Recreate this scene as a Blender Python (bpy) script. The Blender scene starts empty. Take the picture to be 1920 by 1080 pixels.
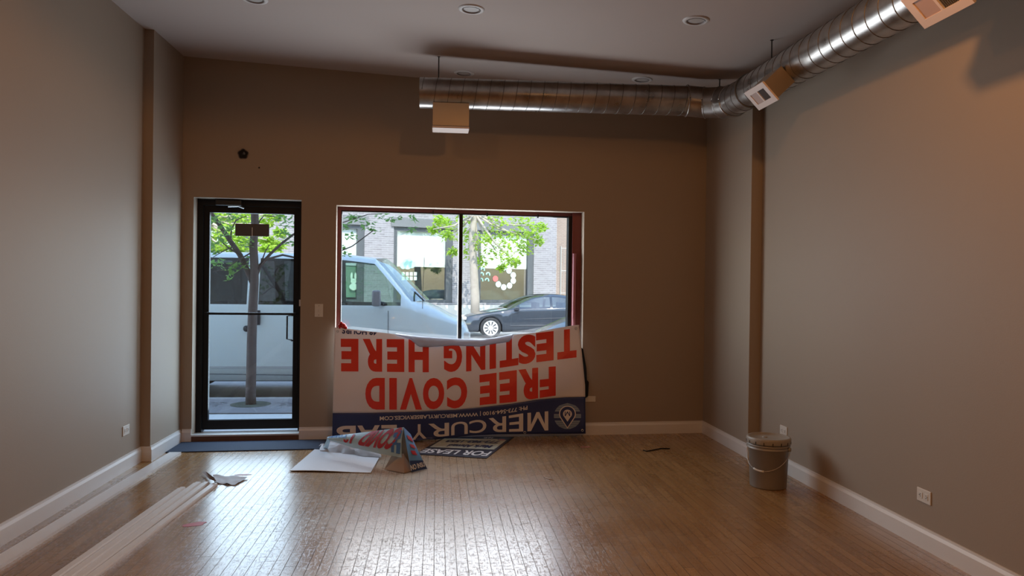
import bpy, bmesh, math, random
import numpy as np
from mathutils import Vector, Matrix, noise
random.seed(7)
SC = bpy.context.scene
COL = SC.collection
PI = math.pi
# ------------------------------------------------------------------ camera
FPX, EYE = 1400.0, 1.45
TH, PT, RL = 0.0997476, 0.0058923, 0.0125
cF = np.array([math.sin(TH)*math.cos(PT), math.cos(TH)*math.cos(PT), -math.sin(PT)])
_r = np.array([math.cos(TH), -math.sin(TH), 0.0]); _u = np.cross(_r, cF)
cR = _r*math.cos(RL) + _u*math.sin(RL); cU = _u*math.cos(RL) - _r*math.sin(RL)
CAM = np.array([0, 0, EYE])
cd = bpy.data.cameras.new('camera'); cam = bpy.data.objects.new('camera', cd); COL.objects.link(cam)
cd.sensor_width = 36; cd.lens = 36*FPX/1920; cd.clip_end = 400
M = Matrix(((cR[0], cU[0], -cF[0], 0), (cR[1], cU[1], -cF[1], 0), (cR[2], cU[2], -cF[2], EYE), (0, 0, 0, 1)))
cam.matrix_world = M; SC.camera = cam
SC.view_settings.view_transform = 'Standard'; SC.view_settings.look = 'None'
SC.view_settings.exposure = 0.0; SC.view_settings.gamma = 1; SC.view_settings.use_curve_mapping = False

def ray(x, y): return cF + cR*(x-960)/FPX + cU*(540-y)/FPX
def hit(x, y, p, n):
    p = np.array(p, float); n = np.array(n, float); d = ray(x, y)
    return CAM + d*(((p-CAM)@n)/(d@n))
def hz(x, y, z=0.0): return Vector(hit(x, y, (0, 0, z), (0, 0, 1)))
def hy(x, y, Y): return Vector(hit(x, y, (0, Y, 0), (0, 1, 0)))
def hx(x, y, X): return Vector(hit(x, y, (X, 0, 0), (1, 0, 0)))

# ------------------------------------------------------------------ world, sun
W = bpy.data.worlds.new('world'); SC.world = W; W.use_nodes = True
wn = W.node_tree.nodes; wl = W.node_tree.links
bgn = wn['Background']; sky = wn.new('ShaderNodeTexSky'); sky.sky_type = 'NISHITA'
sky.sun_disc = False; sky.sun_elevation = math.radians(50); sky.sun_rotation = math.radians(200)
sky.air_density = 1.2; sky.dust_density = 0.6
wl.new(sky.outputs[0], bgn.inputs[0]); bgn.inputs[1].default_value = 0.62
sd = bpy.data.lights.new('sun', 'SUN'); sd.energy = 5.6; sd.angle = 0.009; sd.color = (1, 0.96, 0.88)
so = bpy.data.objects.new('sun', sd); COL.objects.link(so)
SUNEL, SUNAZ = math.radians(50), math.radians(-14)      # the light travels down and away from the shop front
sdir = Vector((math.sin(SUNAZ)*math.cos(SUNEL), math.cos(SUNAZ)*math.cos(SUNEL), -math.sin(SUNEL)))
so.rotation_euler = sdir.to_track_quat('-Z', 'Y').to_euler(); so.location = (0, -10, 20)

# ------------------------------------------------------------------ back wall frame
B0 = hz(337, 829.5); B1 = hz(1317.5, 811)
wa = (B1-B0); wa.z = 0; WLEN = wa.length; wa.normalize(); wn_ = Vector((-wa.y, wa.x, 0))   # wn_ points outdoors
def WP(s, t, z): return B0 + wa*s + wn_*t + Vector((0, 0, z))
def hw(x, y, t=0.0):                      # pixel -> (s, z) on the back wall plane moved t outdoors
    p = Vector(hit(x, y, B0+wn_*t, wn_)); return (p-B0).dot(wa), p.z
def hwp(x, y, t=0.0): return Vector(hit(x, y, B0+wn_*t, wn_))
WANG = math.atan2(wa.y, wa.x)
XL, XPL, XPR = -2.335, -2.262, 2.63
YS = 6.2
XR = 2.725
CEIL0, CEILK = 3.4308, -0.0383
def ceil_z(x): return CEIL0 + CEILK*(x+2.256)

def area(name, loc, rot, sx, sy, e, col, spread=PI):
    l = bpy.data.lights.new(name, 'AREA'); l.shape = 'RECTANGLE'; l.size = sx; l.size_y = sy
    l.energy = e; l.color = col; l.spread = spread
    o = bpy.data.objects.new(name, l); COL.objects.link(o); o.location = loc; o.rotation_euler = rot
    return o
# area lamps added outside the glass to boost daylight through window and door
p = WP(2.37, 0.262, 1.46); area('window_daylight_fill', p, (-PI/2, 0, WANG), 2.1, 1.25, 66, (0.92, 0.94, 1.0))
p = WP(0.56, 0.262, 1.15); area('door_daylight_fill', p, (-PI/2, 0, WANG), 0.70, 1.8, 25, (0.62, 0.80, 1.0))

# ------------------------------------------------------------------ materials
MATS = {}
def mat(name, col, rough=0.6, metal=0.0, noise_s=None, noise_a=0.0, bump=0.0, bump_s=80, spec=0.5, trans=0.0, coat=0.0, emit=None):
    if name in MATS: return MATS[name]
    m = bpy.data.materials.new(name); m.use_nodes = True; nt = m.node_tree; b = nt.nodes['Principled BSDF']
    b.inputs['Base Color'].default_value = (*col, 1); b.inputs['Roughness'].default_value = rough
    b.inputs['Metallic'].default_value = metal; b.inputs['Specular IOR Level'].default_value = spec
    b.inputs['Coat Weight'].default_value = coat
    tc = nt.nodes.new('ShaderNodeTexCoord')
    if noise_s:
        n = nt.nodes.new('ShaderNodeTexNoise'); n.inputs['Scale'].default_value = noise_s; n.inputs['Detail'].default_value = 6
        nt.links.new(tc.outputs['Object'], n.inputs['Vector'])
        r = nt.nodes.new('ShaderNodeMix'); r.data_type = 'RGBA'
        r.inputs[6].default_value = (*[c*(1-noise_a) for c in col], 1); r.inputs[7].default_value = (*[min(1, c*(1+noise_a)) for c in col], 1)
        nt.links.new(n.outputs[0], r.inputs[0]); nt.links.new(r.outputs[2], b.inputs['Base Color'])
    if bump:
        n = nt.nodes.new('ShaderNodeTexNoise'); n.inputs['Scale'].default_value = bump_s; n.inputs['Detail'].default_value = 3
        nt.links.new(tc.outputs['Object'], n.inputs['Vector'])
        bp = nt.nodes.new('ShaderNodeBump'); bp.inputs['Strength'].default_value = bump; bp.inputs['Distance'].default_value = 0.01
        nt.links.new(n.outputs[0], bp.inputs['Height']); nt.links.new(bp.outputs[0], b.inputs['Normal'])
    if trans:
        t = nt.nodes.new('ShaderNodeBsdfTranslucent'); t.inputs[0].default_value = (*col, 1)
        mx = nt.nodes.new('ShaderNodeMixShader'); mx.inputs[0].default_value = trans
        out = nt.nodes['Material Output']
        nt.links.new(b.outputs[0], mx.inputs[1]); nt.links.new(t.outputs[0], mx.inputs[2]); nt.links.new(mx.outputs[0], out.inputs[0])
    if emit: 
        b.inputs['Emission Color'].default_value = (*emit[0], 1); b.inputs['Emission Strength'].default_value = emit[1]
    MATS[name] = m; return m
def glass(name, tint=(1, 1, 1), refl=0.06, rough=0.0):
    m = bpy.data.materials.new(name); m.use_nodes = True; nt = m.node_tree; nt.nodes.remove(nt.nodes['Principled BSDF'])
    t = nt.nodes.new('ShaderNodeBsdfTransparent'); t.inputs[0].default_value = (*tint, 1)
    g = nt.nodes.new('ShaderNodeBsdfGlossy'); g.inputs['Roughness'].default_value = rough
    mx = nt.nodes.new('ShaderNodeMixShader'); mx.inputs[0].default_value = refl
    nt.links.new(t.outputs[0], mx.inputs[1]); nt.links.new(g.outputs[0], mx.inputs[2]); nt.links.new(mx.outputs[0], nt.nodes['Material Output'].inputs[0])
    MATS[name] = m; return m

def N(nt, t, **kw):
    n = nt.nodes.new(t)
    for k, v in kw.items(): setattr(n, k, v)
    return n
def MATHN(nt, op, a, b=None):
    n = nt.nodes.new('ShaderNodeMath'); n.operation = op
    for i, v in enumerate((a, b)):
        if v is None: continue
        if isinstance(v, (int, float)): n.inputs[i].default_value = v
        else: nt.links.new(v, n.inputs[i])
    return n.outputs[0]

def floor_material():
    m = bpy.data.materials.new('strip_wood_floor'); m.use_nodes = True; nt = m.node_tree; b = nt.nodes['Principled BSDF']; L = nt.links.new
    tc = N(nt, 'ShaderNodeTexCoord'); sp = N(nt, 'ShaderNodeSeparateXYZ'); L(tc.outputs['Object'], sp.inputs[0])
    xs = MATHN(nt, 'DIVIDE', sp.outputs[0], 0.058)
    xi = MATHN(nt, 'FLOOR', xs); xf = MATHN(nt, 'FRACT', xs)
    wn1 = N(nt, 'ShaderNodeTexWhiteNoise', noise_dimensions='1D'); L(xi, wn1.inputs['W'])
    yy = MATHN(nt, 'ADD', MATHN(nt, 'DIVIDE', sp.outputs[1], 0.85), MATHN(nt, 'MULTIPLY', wn1.outputs[0], 7.3))
    yi = MATHN(nt, 'FLOOR', yy); yf = MATHN(nt, 'FRACT', yy)
    cb = N(nt, 'ShaderNodeCombineXYZ'); L(xi, cb.inputs[0]); L(yi, cb.inputs[1])
    wn2 = N(nt, 'ShaderNodeTexWhiteNoise', noise_dimensions='3D'); L(cb.outputs[0], wn2.inputs[0])
    # grain: noise stretched along the boards
    mp = N(nt, 'ShaderNodeMapping'); mp.inputs['Scale'].default_value = (60, 3.0, 1); L(tc.outputs['Object'], mp.inputs[0])
    off = N(nt, 'ShaderNodeVectorMath', operation='ADD'); L(mp.outputs[0], off.inputs[0])
    sc = N(nt, 'ShaderNodeVectorMath', operation='SCALE'); L(cb.outputs[0], sc.inputs[0]); sc.inputs[3].default_value = 13.7; L(sc.outputs[0], off.inputs[1])
    gr = N(nt, 'ShaderNodeTexNoise'); gr.inputs['Scale'].default_value = 1; gr.inputs['Detail'].default_value = 5; L(off.outputs[0], gr.inputs['Vector'])
    f = MATHN(nt, 'ADD', MATHN(nt, 'MULTIPLY', wn2.outputs[0], 0.26), MATHN(nt, 'MULTIPLY', gr.outputs[0], 0.85))
    rp = N(nt, 'ShaderNodeValToRGB'); L(f, rp.inputs[0])
    e = rp.color_ramp.elements; e[0].position = 0.2; e[0].color = (0.19, 0.093, 0.032, 1); e[1].position = 0.9; e[1].color = (0.42, 0.25, 0.105, 1)
    k = e.new(0.55); k.color = (0.31, 0.167, 0.062, 1)
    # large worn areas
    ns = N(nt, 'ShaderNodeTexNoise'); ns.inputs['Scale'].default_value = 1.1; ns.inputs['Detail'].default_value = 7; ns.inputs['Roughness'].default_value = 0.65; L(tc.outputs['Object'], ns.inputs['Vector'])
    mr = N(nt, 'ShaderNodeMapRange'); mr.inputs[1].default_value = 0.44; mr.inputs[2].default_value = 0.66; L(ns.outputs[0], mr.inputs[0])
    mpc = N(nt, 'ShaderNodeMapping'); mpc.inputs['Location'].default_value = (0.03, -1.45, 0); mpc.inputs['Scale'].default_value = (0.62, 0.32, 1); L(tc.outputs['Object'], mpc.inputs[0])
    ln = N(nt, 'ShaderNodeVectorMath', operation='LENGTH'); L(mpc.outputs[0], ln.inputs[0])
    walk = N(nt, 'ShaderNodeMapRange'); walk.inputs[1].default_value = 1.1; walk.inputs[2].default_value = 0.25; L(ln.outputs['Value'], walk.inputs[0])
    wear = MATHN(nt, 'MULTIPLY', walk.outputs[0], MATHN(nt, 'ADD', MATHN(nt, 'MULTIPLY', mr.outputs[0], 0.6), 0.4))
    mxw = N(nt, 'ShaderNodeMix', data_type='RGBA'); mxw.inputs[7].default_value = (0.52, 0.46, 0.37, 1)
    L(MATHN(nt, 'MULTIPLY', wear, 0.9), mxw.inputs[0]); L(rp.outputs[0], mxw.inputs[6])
    # dark scratches and grime in short streaks
    mp2 = N(nt, 'ShaderNodeMapping'); mp2.inputs['Scale'].default_value = (120, 16, 1); L(tc.outputs['Object'], mp2.inputs[0])
    s2 = N(nt, 'ShaderNodeTexNoise'); s2.inputs['Scale'].default_value = 1; s2.inputs['Detail'].default_value = 4; s2.inputs['Roughness'].default_value = 0.7; L(mp2.outputs[0], s2.inputs['Vector'])
    sm = N(nt, 'ShaderNodeMapRange'); sm.inputs[1].default_value = 0.55; sm.inputs[2].default_value = 0.66; L(s2.outputs[0], sm.inputs[0])
    mp3 = N(nt, 'ShaderNodeMapping'); mp3.inputs['Scale'].default_value = (26, 44, 1); L(tc.outputs['Object'], mp3.inputs[0])
    s3 = N(nt, 'ShaderNodeTexNoise'); s3.inputs['Scale'].default_value = 1; s3.inputs['Detail'].default_value = 8; s3.inputs['Roughness'].default_value = 0.75; L(mp3.outputs[0], s3.inputs['Vector'])
    sm3 = N(nt, 'ShaderNodeMapRange'); sm3.inputs[1].default_value = 0.545; sm3.inputs[2].default_value = 0.63; L(s3.outputs[0], sm3.inputs[0])
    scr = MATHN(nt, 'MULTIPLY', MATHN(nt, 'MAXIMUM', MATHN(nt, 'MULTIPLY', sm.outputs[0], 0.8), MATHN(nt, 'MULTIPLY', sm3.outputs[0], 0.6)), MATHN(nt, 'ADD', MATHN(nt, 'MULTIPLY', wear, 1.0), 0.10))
    # gaps between the strips
    g1 = MATHN(nt, 'LESS_THAN', MATHN(nt, 'ABSOLUTE', MATHN(nt, 'SUBTRACT', xf, 0.5)), 0.472)
    g2 = MATHN(nt, 'LESS_THAN', MATHN(nt, 'ABSOLUTE', MATHN(nt, 'SUBTRACT', yf, 0.5)), 0.4982)
    gap = MATHN(nt, 'SUBTRACT', 1.0, MATHN(nt, 'MULTIPLY', g1, g2))
    gs = N(nt, 'ShaderNodeTexNoise'); gs.inputs['Scale'].default_value = 2.5; L(tc.outputs['Object'], gs.inputs['Vector'])
    gapv = MATHN(nt, 'MULTIPLY', gap, MATHN(nt, 'MULTIPLY', gs.outputs[0], 1.5))
    dark = MATHN(nt, 'MINIMUM', MATHN(nt, 'MAXIMUM', gapv, scr), 1.0)
    mxd = N(nt, 'ShaderNodeMix', data_type='RGBA'); mxd.inputs[7].default_value = (0.035, 0.022, 0.014, 1)
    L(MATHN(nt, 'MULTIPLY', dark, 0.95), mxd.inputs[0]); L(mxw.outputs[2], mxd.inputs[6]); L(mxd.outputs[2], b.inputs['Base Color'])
    ro = MATHN(nt, 'ADD', MATHN(nt, 'MULTIPLY', ns.outputs[0], 0.16), MATHN(nt, 'ADD', MATHN(nt, 'MULTIPLY', dark, 0.45), 0.19))
    L(ro, b.inputs['Roughness']); L(MATHN(nt, 'SUBTRACT', 0.6, MATHN(nt, 'MULTIPLY', dark, 0.55)), b.inputs['Specular IOR Level']); L(MATHN(nt, 'SUBTRACT', 0.30, MATHN(nt, 'MULTIPLY', dark, 0.30)), b.inputs['Coat Weight'])
    hgt = MATHN(nt, 'SUBTRACT', MATHN(nt, 'ADD', MATHN(nt, 'MULTIPLY', gr.outputs[0], 0.18), MATHN(nt, 'MULTIPLY', wn2.outputs[0], 0.06)), dark)
    bp = N(nt, 'ShaderNodeBump'); bp.inputs['Strength'].default_value = 0.45; bp.inputs['Distance'].default_value = 0.0012; L(hgt, bp.inputs['Height']); L(bp.outputs[0], b.inputs['Normal'])
    b.inputs['Coat Roughness'].default_value = 0.2
    L(bp.outputs[0], b.inputs['Coat Normal'])
    return m

def brick_material(name, c1, c2, mortar, sc=1.0):
    m = bpy.data.materials.new(name); m.use_nodes = True; nt = m.node_tree; b = nt.nodes['Principled BSDF']; L = nt.links.new
    tc = N(nt, 'ShaderNodeTexCoord'); sp = N(nt, 'ShaderNodeSeparateXYZ'); L(tc.outputs['Object'], sp.inputs[0])
    cb = N(nt, 'ShaderNodeCombineXYZ'); L(MATHN(nt, 'ADD', sp.outputs[0], sp.outputs[1]), cb.inputs[0]); L(sp.outputs[2], cb.inputs[1])
    br = N(nt, 'ShaderNodeTexBrick'); L(cb.outputs[0], br.inputs[0]); br.inputs['Scale'].default_value = 1/0.3*sc
    br.inputs['Color1'].default_value = (*c1, 1); br.inputs['Color2'].default_value = (*c2, 1); br.inputs['Mortar'].default_value = (*mortar, 1)
    br.inputs['Mortar Size'].default_value = 0.022; br.inputs['Brick Width'].default_value = 0.75; br.inputs['Row Height'].default_value = 0.27
    L(br.outputs[0], b.inputs['Base Color']); b.inputs['Roughness'].default_value = 0.9
    return m

def duct_material(name, axis):           # spiral seam every 95 mm along the given object axis
    m = bpy.data.materials.new(name); m.use_nodes = True; nt = m.node_tree; b = nt.nodes['Principled BSDF']; L = nt.links.new
    tc = N(nt, 'ShaderNodeTexCoord')
    n = N(nt, 'ShaderNodeTexNoise'); n.inputs['Scale'].default_value = 9; n.inputs['Detail'].default_value = 6; L(tc.outputs['Object'], n.inputs['Vector'])
    r = N(nt, 'ShaderNodeValToRGB'); L(n.outputs[0], r.inputs[0]); r.color_ramp.elements[0].position = 0.3; r.color_ramp.elements[0].color = (0.30, 0.28, 0.26, 1)
    r.color_ramp.elements[1].position = 0.7; r.color_ramp.elements[1].color = (0.50, 0.48, 0.46, 1)
    L(r.outputs[0], b.inputs['Base Color']); b.inputs['Metallic'].default_value = 0.9
    L(MATHN(nt, 'ADD', MATHN(nt, 'MULTIPLY', n.outputs[0], 0.16), 0.22), b.inputs['Roughness'])
    return m

m_wall = mat('taupe_paint', (0.345, 0.275, 0.212), 0.6, noise_s=1.2, noise_a=0.04, bump=0.05, bump_s=120, spec=0.35)
m_ceil = mat('ceiling_paint', (0.46, 0.375, 0.33), 0.8, noise_s=1.0, noise_a=0.03)
m_base = mat('white_trim_paint', (0.72, 0.69, 0.66), 0.35)
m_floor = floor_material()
m_black = mat('black_metal', (0.006, 0.006, 0.007), 0.5, spec=0.25)
m_red = mat('red_brown_frame_paint', (0.17, 0.035, 0.03), 0.45)
m_glass = glass('clear_glass', (0.955, 0.98, 0.975), 0.05)
m_alu = mat('aluminium', (0.62, 0.62, 0.62), 0.35, 0.9)
m_plastic = mat('white_plastic', (0.68, 0.64, 0.58), 0.35)
m_slot = mat('dark_slot', (0.03, 0.025, 0.02), 0.6)
m_galv = duct_material('galvanised_steel', 0)
m_seam = mat('duct_seam', (0.16, 0.145, 0.13), 0.5, 0.7)
m_steel = mat('dark_rod_steel', (0.06, 0.055, 0.05), 0.5, 0.6)
m_grille = mat('register_paint', (0.64, 0.52, 0.46), 0.5)
m_grille2 = mat('register_damper', (0.42, 0.28, 0.23), 0.6)
m_tan = mat('collar_paint', (0.50, 0.40, 0.28), 0.45, 0.3)

# ------------------------------------------------------------------ mesh helpers
def link(name, bm, m, parent=None, smooth=False, kind=None):
    me = bpy.data.meshes.new(name); bmesh.ops.recalc_face_normals(bm, faces=bm.faces); bm.to_mesh(me); bm.free()
    ms = m if isinstance(m, (list, tuple)) else [m]
    for q in ms: me.materials.append(q)
    if smooth:
        for f in me.polygons: f.use_smooth = True
    o = bpy.data.objects.new(name, me); COL.objects.link(o)
    if parent is not None: o.parent = parent
    if kind: o['kind'] = kind
    return o
def tag(o, label, cat, group=None):
    o['label'] = label; o['category'] = cat
    if group: o['group'] = group
    return o
def empty(name, loc, label=None, cat=None, group=None, rz=0):
    o = bpy.data.objects.new(name, None); COL.objects.link(o); o.location = loc; o.rotation_euler = (0, 0, rz); o.empty_display_size = 0.1
    if label: tag(o, label, cat, group)
    return o
def BM(): return bmesh.new()
def V(*a): return Vector(a)
def hexa(bm, p):            # 8 corners: 4 bottom ring, 4 top ring
    v = [bm.verts.new(q) for q in p]
    for f in ((0, 1, 2, 3), (7, 6, 5, 4), (0, 4, 5, 1), (1, 5, 6, 2), (2, 6, 7, 3), (3, 7, 4, 0)): bm.faces.new([v[i] for i in f])
    return v
def box(bm, x0, x1, y0, y1, z0, z1, fn=None):
    p = [(x0, y0, z0), (x1, y0, z0), (x1, y1, z0), (x0, y1, z0), (x0, y0, z1), (x1, y0, z1), (x1, y1, z1), (x0, y1, z1)]
    return hexa(bm, [fn(*q) if fn else q for q in p])
def prism(bm, pts, lo, hi, fn=None):      # polygon in plan extruded in z
    f = fn or (lambda a, b, c: Vector((a, b, c)))
    A = [bm.verts.new(f(x, y, lo)) for x, y in pts]; Bv = [bm.verts.new(f(x, y, hi)) for x, y in pts]
    bm.faces.new(A[::-1]); bm.faces.new(Bv); n = len(pts)
    for i in range(n): bm.faces.new((A[i], A[(i+1) % n], Bv[(i+1) % n], Bv[i]))
def bevel(bm, w, seg=2): bmesh.ops.bevel(bm, geom=list(bm.edges), offset=w, segments=seg, affect='EDGES', profile=0.5)
def tube(bm, pts, rad, seg=12, cap=True):
    pts = [Vector(p) for p in pts]; n = len(pts)
    rs = rad if isinstance(rad, (list, tuple)) else [rad]*n
    rings = []; up = None
    for i, p in enumerate(pts):
        d = (pts[min(i+1, n-1)]-pts[max(i-1, 0)]).normalized()
        if up is None: up = Vector((0, 0, 1)) if abs(d.z) < 0.9 else Vector((1, 0, 0))
        a = d.cross(up).normalized(); b = a.cross(d).normalized(); up = b
        rings.append([bm.verts.new(p+(a*math.cos(k*2*PI/seg)+b*math.sin(k*2*PI/seg))*rs[i]) for k in range(seg)])
    for i in range(n-1):
        for k in range(seg): bm.faces.new((rings[i][k], rings[i][(k+1) % seg], rings[i+1][(k+1) % seg], rings[i+1][k]))
    if cap: bm.faces.new(rings[0][::-1]); bm.faces.new(rings[-1])
def lathe(bm, prof, seg=32, mt=None):     # prof = [(r, z)], around z
    mt = mt or Matrix.Identity(4); rings = []
    for r, z in prof:
        if r < 1e-6: rings.append([bm.verts.new(mt @ Vector((0, 0, z)))])
        else: rings.append([bm.verts.new(mt @ Vector((r*math.cos(k*2*PI/seg), r*math.sin(k*2*PI/seg), z))) for k in range(seg)])
    for a, b in zip(rings, rings[1:]):
        for k in range(seg):
            q = [a[k % len(a)], a[(k+1) % len(a)], b[(k+1) % len(b)], b[k % len(b)]]
            u = []; [u.append(x) for x in q if x not in u]
            if len(u) > 2: bm.faces.new(u)
def sheet(bm, P, nu, nv, thick=0.0):      # P(u,v)->Vector grid
    g = [[bm.verts.new(P(i/nu, j/nv)) for j in range(nv+1)] for i in range(nu+1)]
    for i in range(nu):
        for j in range(nv): bm.faces.new((g[i][j], g[i+1][j], g[i+1][j+1], g[i][j+1]))
    if thick:
        bmesh.ops.recalc_face_normals(bm, faces=bm.faces)
        bmesh.ops.solidify(bm, geom=list(bm.faces), thickness=thick)
def disc(bm, c, n, r, seg=20, ry=None):
    n = Vector(n).normalized(); a = n.orthogonal().normalized(); b = n.cross(a)
    bm.faces.new([bm.verts.new(Vector(c)+a*math.cos(k*2*PI/seg)*r+b*math.sin(k*2*PI/seg)*(ry or r)) for k in range(seg)])

TEXTC = {}
def text_tris(s, bold=0.02):              # flattened text as triangles in the unit box
    key = (s, bold)
    if key not in TEXTC:
        c = bpy.data.curves.new('lettering_curve', 'FONT'); c.body = s; c.size = 1; c.offset = bold; c.resolution_u = 5; c.fill_mode = 'BOTH'
        o = bpy.data.objects.new('lettering_curve', c); COL.objects.link(o)
        dg = bpy.context.evaluated_depsgraph_get(); dg.update()
        me = bpy.data.meshes.new_from_object(o.evaluated_get(dg))
        vs = np.array([v.co[:2] for v in me.vertices]); fs = [tuple(p.vertices) for p in me.polygons]
        bpy.data.objects.remove(o); bpy.data.curves.remove(c); bpy.data.meshes.remove(me)
        lo = vs.min(0); hi = vs.max(0); TEXTC[key] = ((vs-lo)/(hi-lo), fs, (hi-lo))
    return TEXTC[key]
def poly_on(bm, pts, fn, n=8):           # flat outline cut on a grid, then laid on a surface fn(a, b)
    b = bmesh.new(); f = b.faces.new([b.verts.new((x, y, 0)) for x, y in pts])
    bmesh.ops.triangulate(b, faces=[f])
    xs = [p[0] for p in pts]; ys = [p[1] for p in pts]
    for k in range(1, n):
        for co, no in (((min(xs)+(max(xs)-min(xs))*k/n, 0, 0), (1, 0, 0)), ((0, min(ys)+(max(ys)-min(ys))*k/n, 0), (0, 1, 0))):
            bmesh.ops.bisect_plane(b, geom=b.verts[:]+b.edges[:]+b.faces[:], plane_co=co, plane_no=no)
    b.verts.index_update(); vv = {v.index: bm.verts.new(fn(v.co.x, v.co.y)) for v in b.verts}
    for f in b.faces: bm.faces.new([vv[v.index] for v in f.verts])
    b.free()
def text_on(bm, s, fn, bold=0.02, nu=0, nv=0, clip=None):   # fn(gx,gy)->Vector
    vs, fs, _ = text_tris(s, bold)
    b = bmesh.new(); bv = [b.verts.new((x, y, 0)) for x, y in vs]
    for f in fs:
        try: b.faces.new([bv[i] for i in f])
        except ValueError: pass
    cuts = [((k/nu, 0, 0), (1, 0, 0)) for k in range(1, nu)] + [((0, k/nv, 0), (0, 1, 0)) for k in range(1, nv)]
    for co, no in cuts: bmesh.ops.bisect_plane(b, geom=b.verts[:]+b.edges[:]+b.faces[:], plane_co=co, plane_no=no)
    if clip is not None: bmesh.ops.bisect_plane(b, geom=b.verts[:]+b.edges[:]+b.faces[:], plane_co=(0, clip, 0), plane_no=(0, 1, 0), clear_inner=True)
    b.verts.index_update(); nvv = {v.index: bm.verts.new(fn(v.co.x, v.co.y)) for v in b.verts}
    for f in b.faces:
        try: bm.faces.new([nvv[v.index] for v in f.verts])
        except ValueError: pass
    b.free()

# ================================================================== ROOM SHELL
YB = -5.0
bm = BM(); box(bm, -2.7, 3.1, YB-0.2, 7.2, -0.12, 0.0)
# keep the floor inside the shop front: cut along the wall line
bmesh.ops.bisect_plane(bm, geom=bm.verts[:]+bm.edges[:]+bm.faces[:], plane_co=WP(0, 0.05, 0), plane_no=wn_, clear_outer=True)
bmesh.ops.holes_fill(bm, edges=[e for e in bm.edges if e.is_boundary])
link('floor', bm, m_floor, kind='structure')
bm = BM()
cz = lambda x, y, z: Vector((x, y, ceil_z(x)+z))
box(bm, -2.75, 3.1, YB-0.2, 7.25, 0.0, 0.18, cz)
link('ceiling', bm, m_ceil, kind='structure')
bl = B0.copy(); yl = B0.y+0.05
bm = BM(); prism(bm, [(XL, YB), (XL, YS), (XPL, YS), (XPL, 7.0), (XL-0.3, 7.0), (XL-0.3, YB)], 0, 3.6); link('wall_left', bm, m_wall, kind='structure')
YSR = hx(1407, 500, XPR).y
bm = BM(); prism(bm, [(XR, YB), (XR, YSR), (XPR, YSR), (XPR, 7.3), (XR+0.3, 7.3), (XR+0.3, YB)], 0, 3.6); link('wall_right', bm, m_wall, kind='structure')
bm = BM(); box(bm, XL-0.3, XR+0.3, YB-0.2, YB, 0, 3.6); link('wall_rear', bm, m_wall, kind='structure')

sD0, _ = hw(361, 600); sD1, zD = hw(565.5, 376)
zD = 2.185
sW0, zW = hw(631, 383); sW1, zW1 = hw(1095.5, 399); zW = (zW+zW1)/2; ZSILL = 0.55
TW = 0.28
def wall_cells(bm, ss, zs, skip, t0, t1, fn):
    for i in range(len(ss)-1):
        for j in range(len(zs)-1):
            if not skip(0.5*(ss[i]+ss[i+1]), 0.5*(zs[j]+zs[j+1])): box(bm, ss[i], ss[i+1], t0, t1, zs[j], zs[j+1], fn)
    bmesh.ops.remove_doubles(bm, verts=bm.verts, dist=1e-5)
    seen = {}
    for f in list(bm.faces):
        k = tuple(sorted(v.index for v in f.verts)) 
    bm.verts.index_update()
    for f in list(bm.faces):
        k = tuple(sorted(v.index for v in f.verts)); seen.setdefault(k, []).append(f)
    for k, fl in seen.items():
        if len(fl) > 1: bmesh.ops.delete(bm, geom=fl, context='FACES_ONLY')
ZBASE = 0.045
bm = BM()
wall_cells(bm, [-0.4, sD0, sD1, sW0, sW1, WLEN+0.45], [-0.35, ZBASE, ZSILL, zW, zD, 3.6],
    lambda s, z: (sD0 < s < sD1 and ZBASE < z < zD) or (sW0 < s < sW1 and ZSILL < z < zW), 0, TW, WP)
link('wall_front', bm, m_wall, kind='structure')
# upper storeys of the building the shop is in (outdoors, above the shop front)
m_outer = mat('outer_stone', (0.5, 0.47, 0.43), 0.9)
bm = BM()
def WPs(s, t, z): return WP(s, t, z)
box(bm, -9, 14, TW-0.02, TW+0.12, 3.6, 7.75, WPs)
box(bm, -9, -0.41, 0.0, TW+0.12, -0.35, 3.6, WPs); box(bm, WLEN+0.46, 14, 0.0, TW+0.12, -0.35, 3.6, WPs)
link('wall_exterior', bm, m_outer, kind='structure')

# baseboards with a moulded top
def baseboard(name, pts, h=0.118, d=0.016, side=1):
    bm = BM(); prof = [(0, 0), (d, 0), (d, h-0.03), (d*0.55, h-0.012), (d*0.5, h), (0, h)]
    pts = [Vector((p[0], p[1], 0)) for p in pts]; n = len(pts); rings = []
    for i in range(n):
        a = (pts[i]-pts[i-1]).normalized() if i else (pts[1]-pts[0]).normalized()
        b = (pts[i+1]-pts[i]).normalized() if i < n-1 else a
        na = Vector((a.y, -a.x, 0))*side; nb = Vector((b.y, -b.x, 0))*side; mm = (na+nb).normalized(); k = 1/max(0.3, mm.dot(na))
        rings.append([bm.verts.new(pts[i]+mm*k*x+Vector((0, 0, z))) for x, z in prof])
    m = len(prof)
    for r0, r1 in zip(rings, rings[1:]):
        for j in range(m): bm.faces.new((r0[j], r0[(j+1) % m], r1[(j+1) % m], r1[j]))
    bm.faces.new(rings[0]); bm.faces.new(rings[-1][::-1])
    return link(name, bm, m_base, kind='structure')
g = 0.0
cornL = WP(0, 0, 0); cl = Vector((XPL, B0.y+(XPL-B0.x)*wa.y/wa.x, 0)); cr = Vector((XPR, B1.y+(XPR-B1.x)*wa.y/wa.x, 0))
baseboard('baseboard_left', [(XL, YB), (XL, YS), (XPL, YS), (cl.x, cl.y)], side=1)
d0 = WP(sD0, 0, 0); d1 = WP(sD1, 0, 0)
baseboard('baseboard_front', [(cl.x+0.016, cl.y), (d0.x, d0.y)])
baseboard('baseboard_front', [(d1.x, d1.y), (cr.x, cr.y)])
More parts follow.
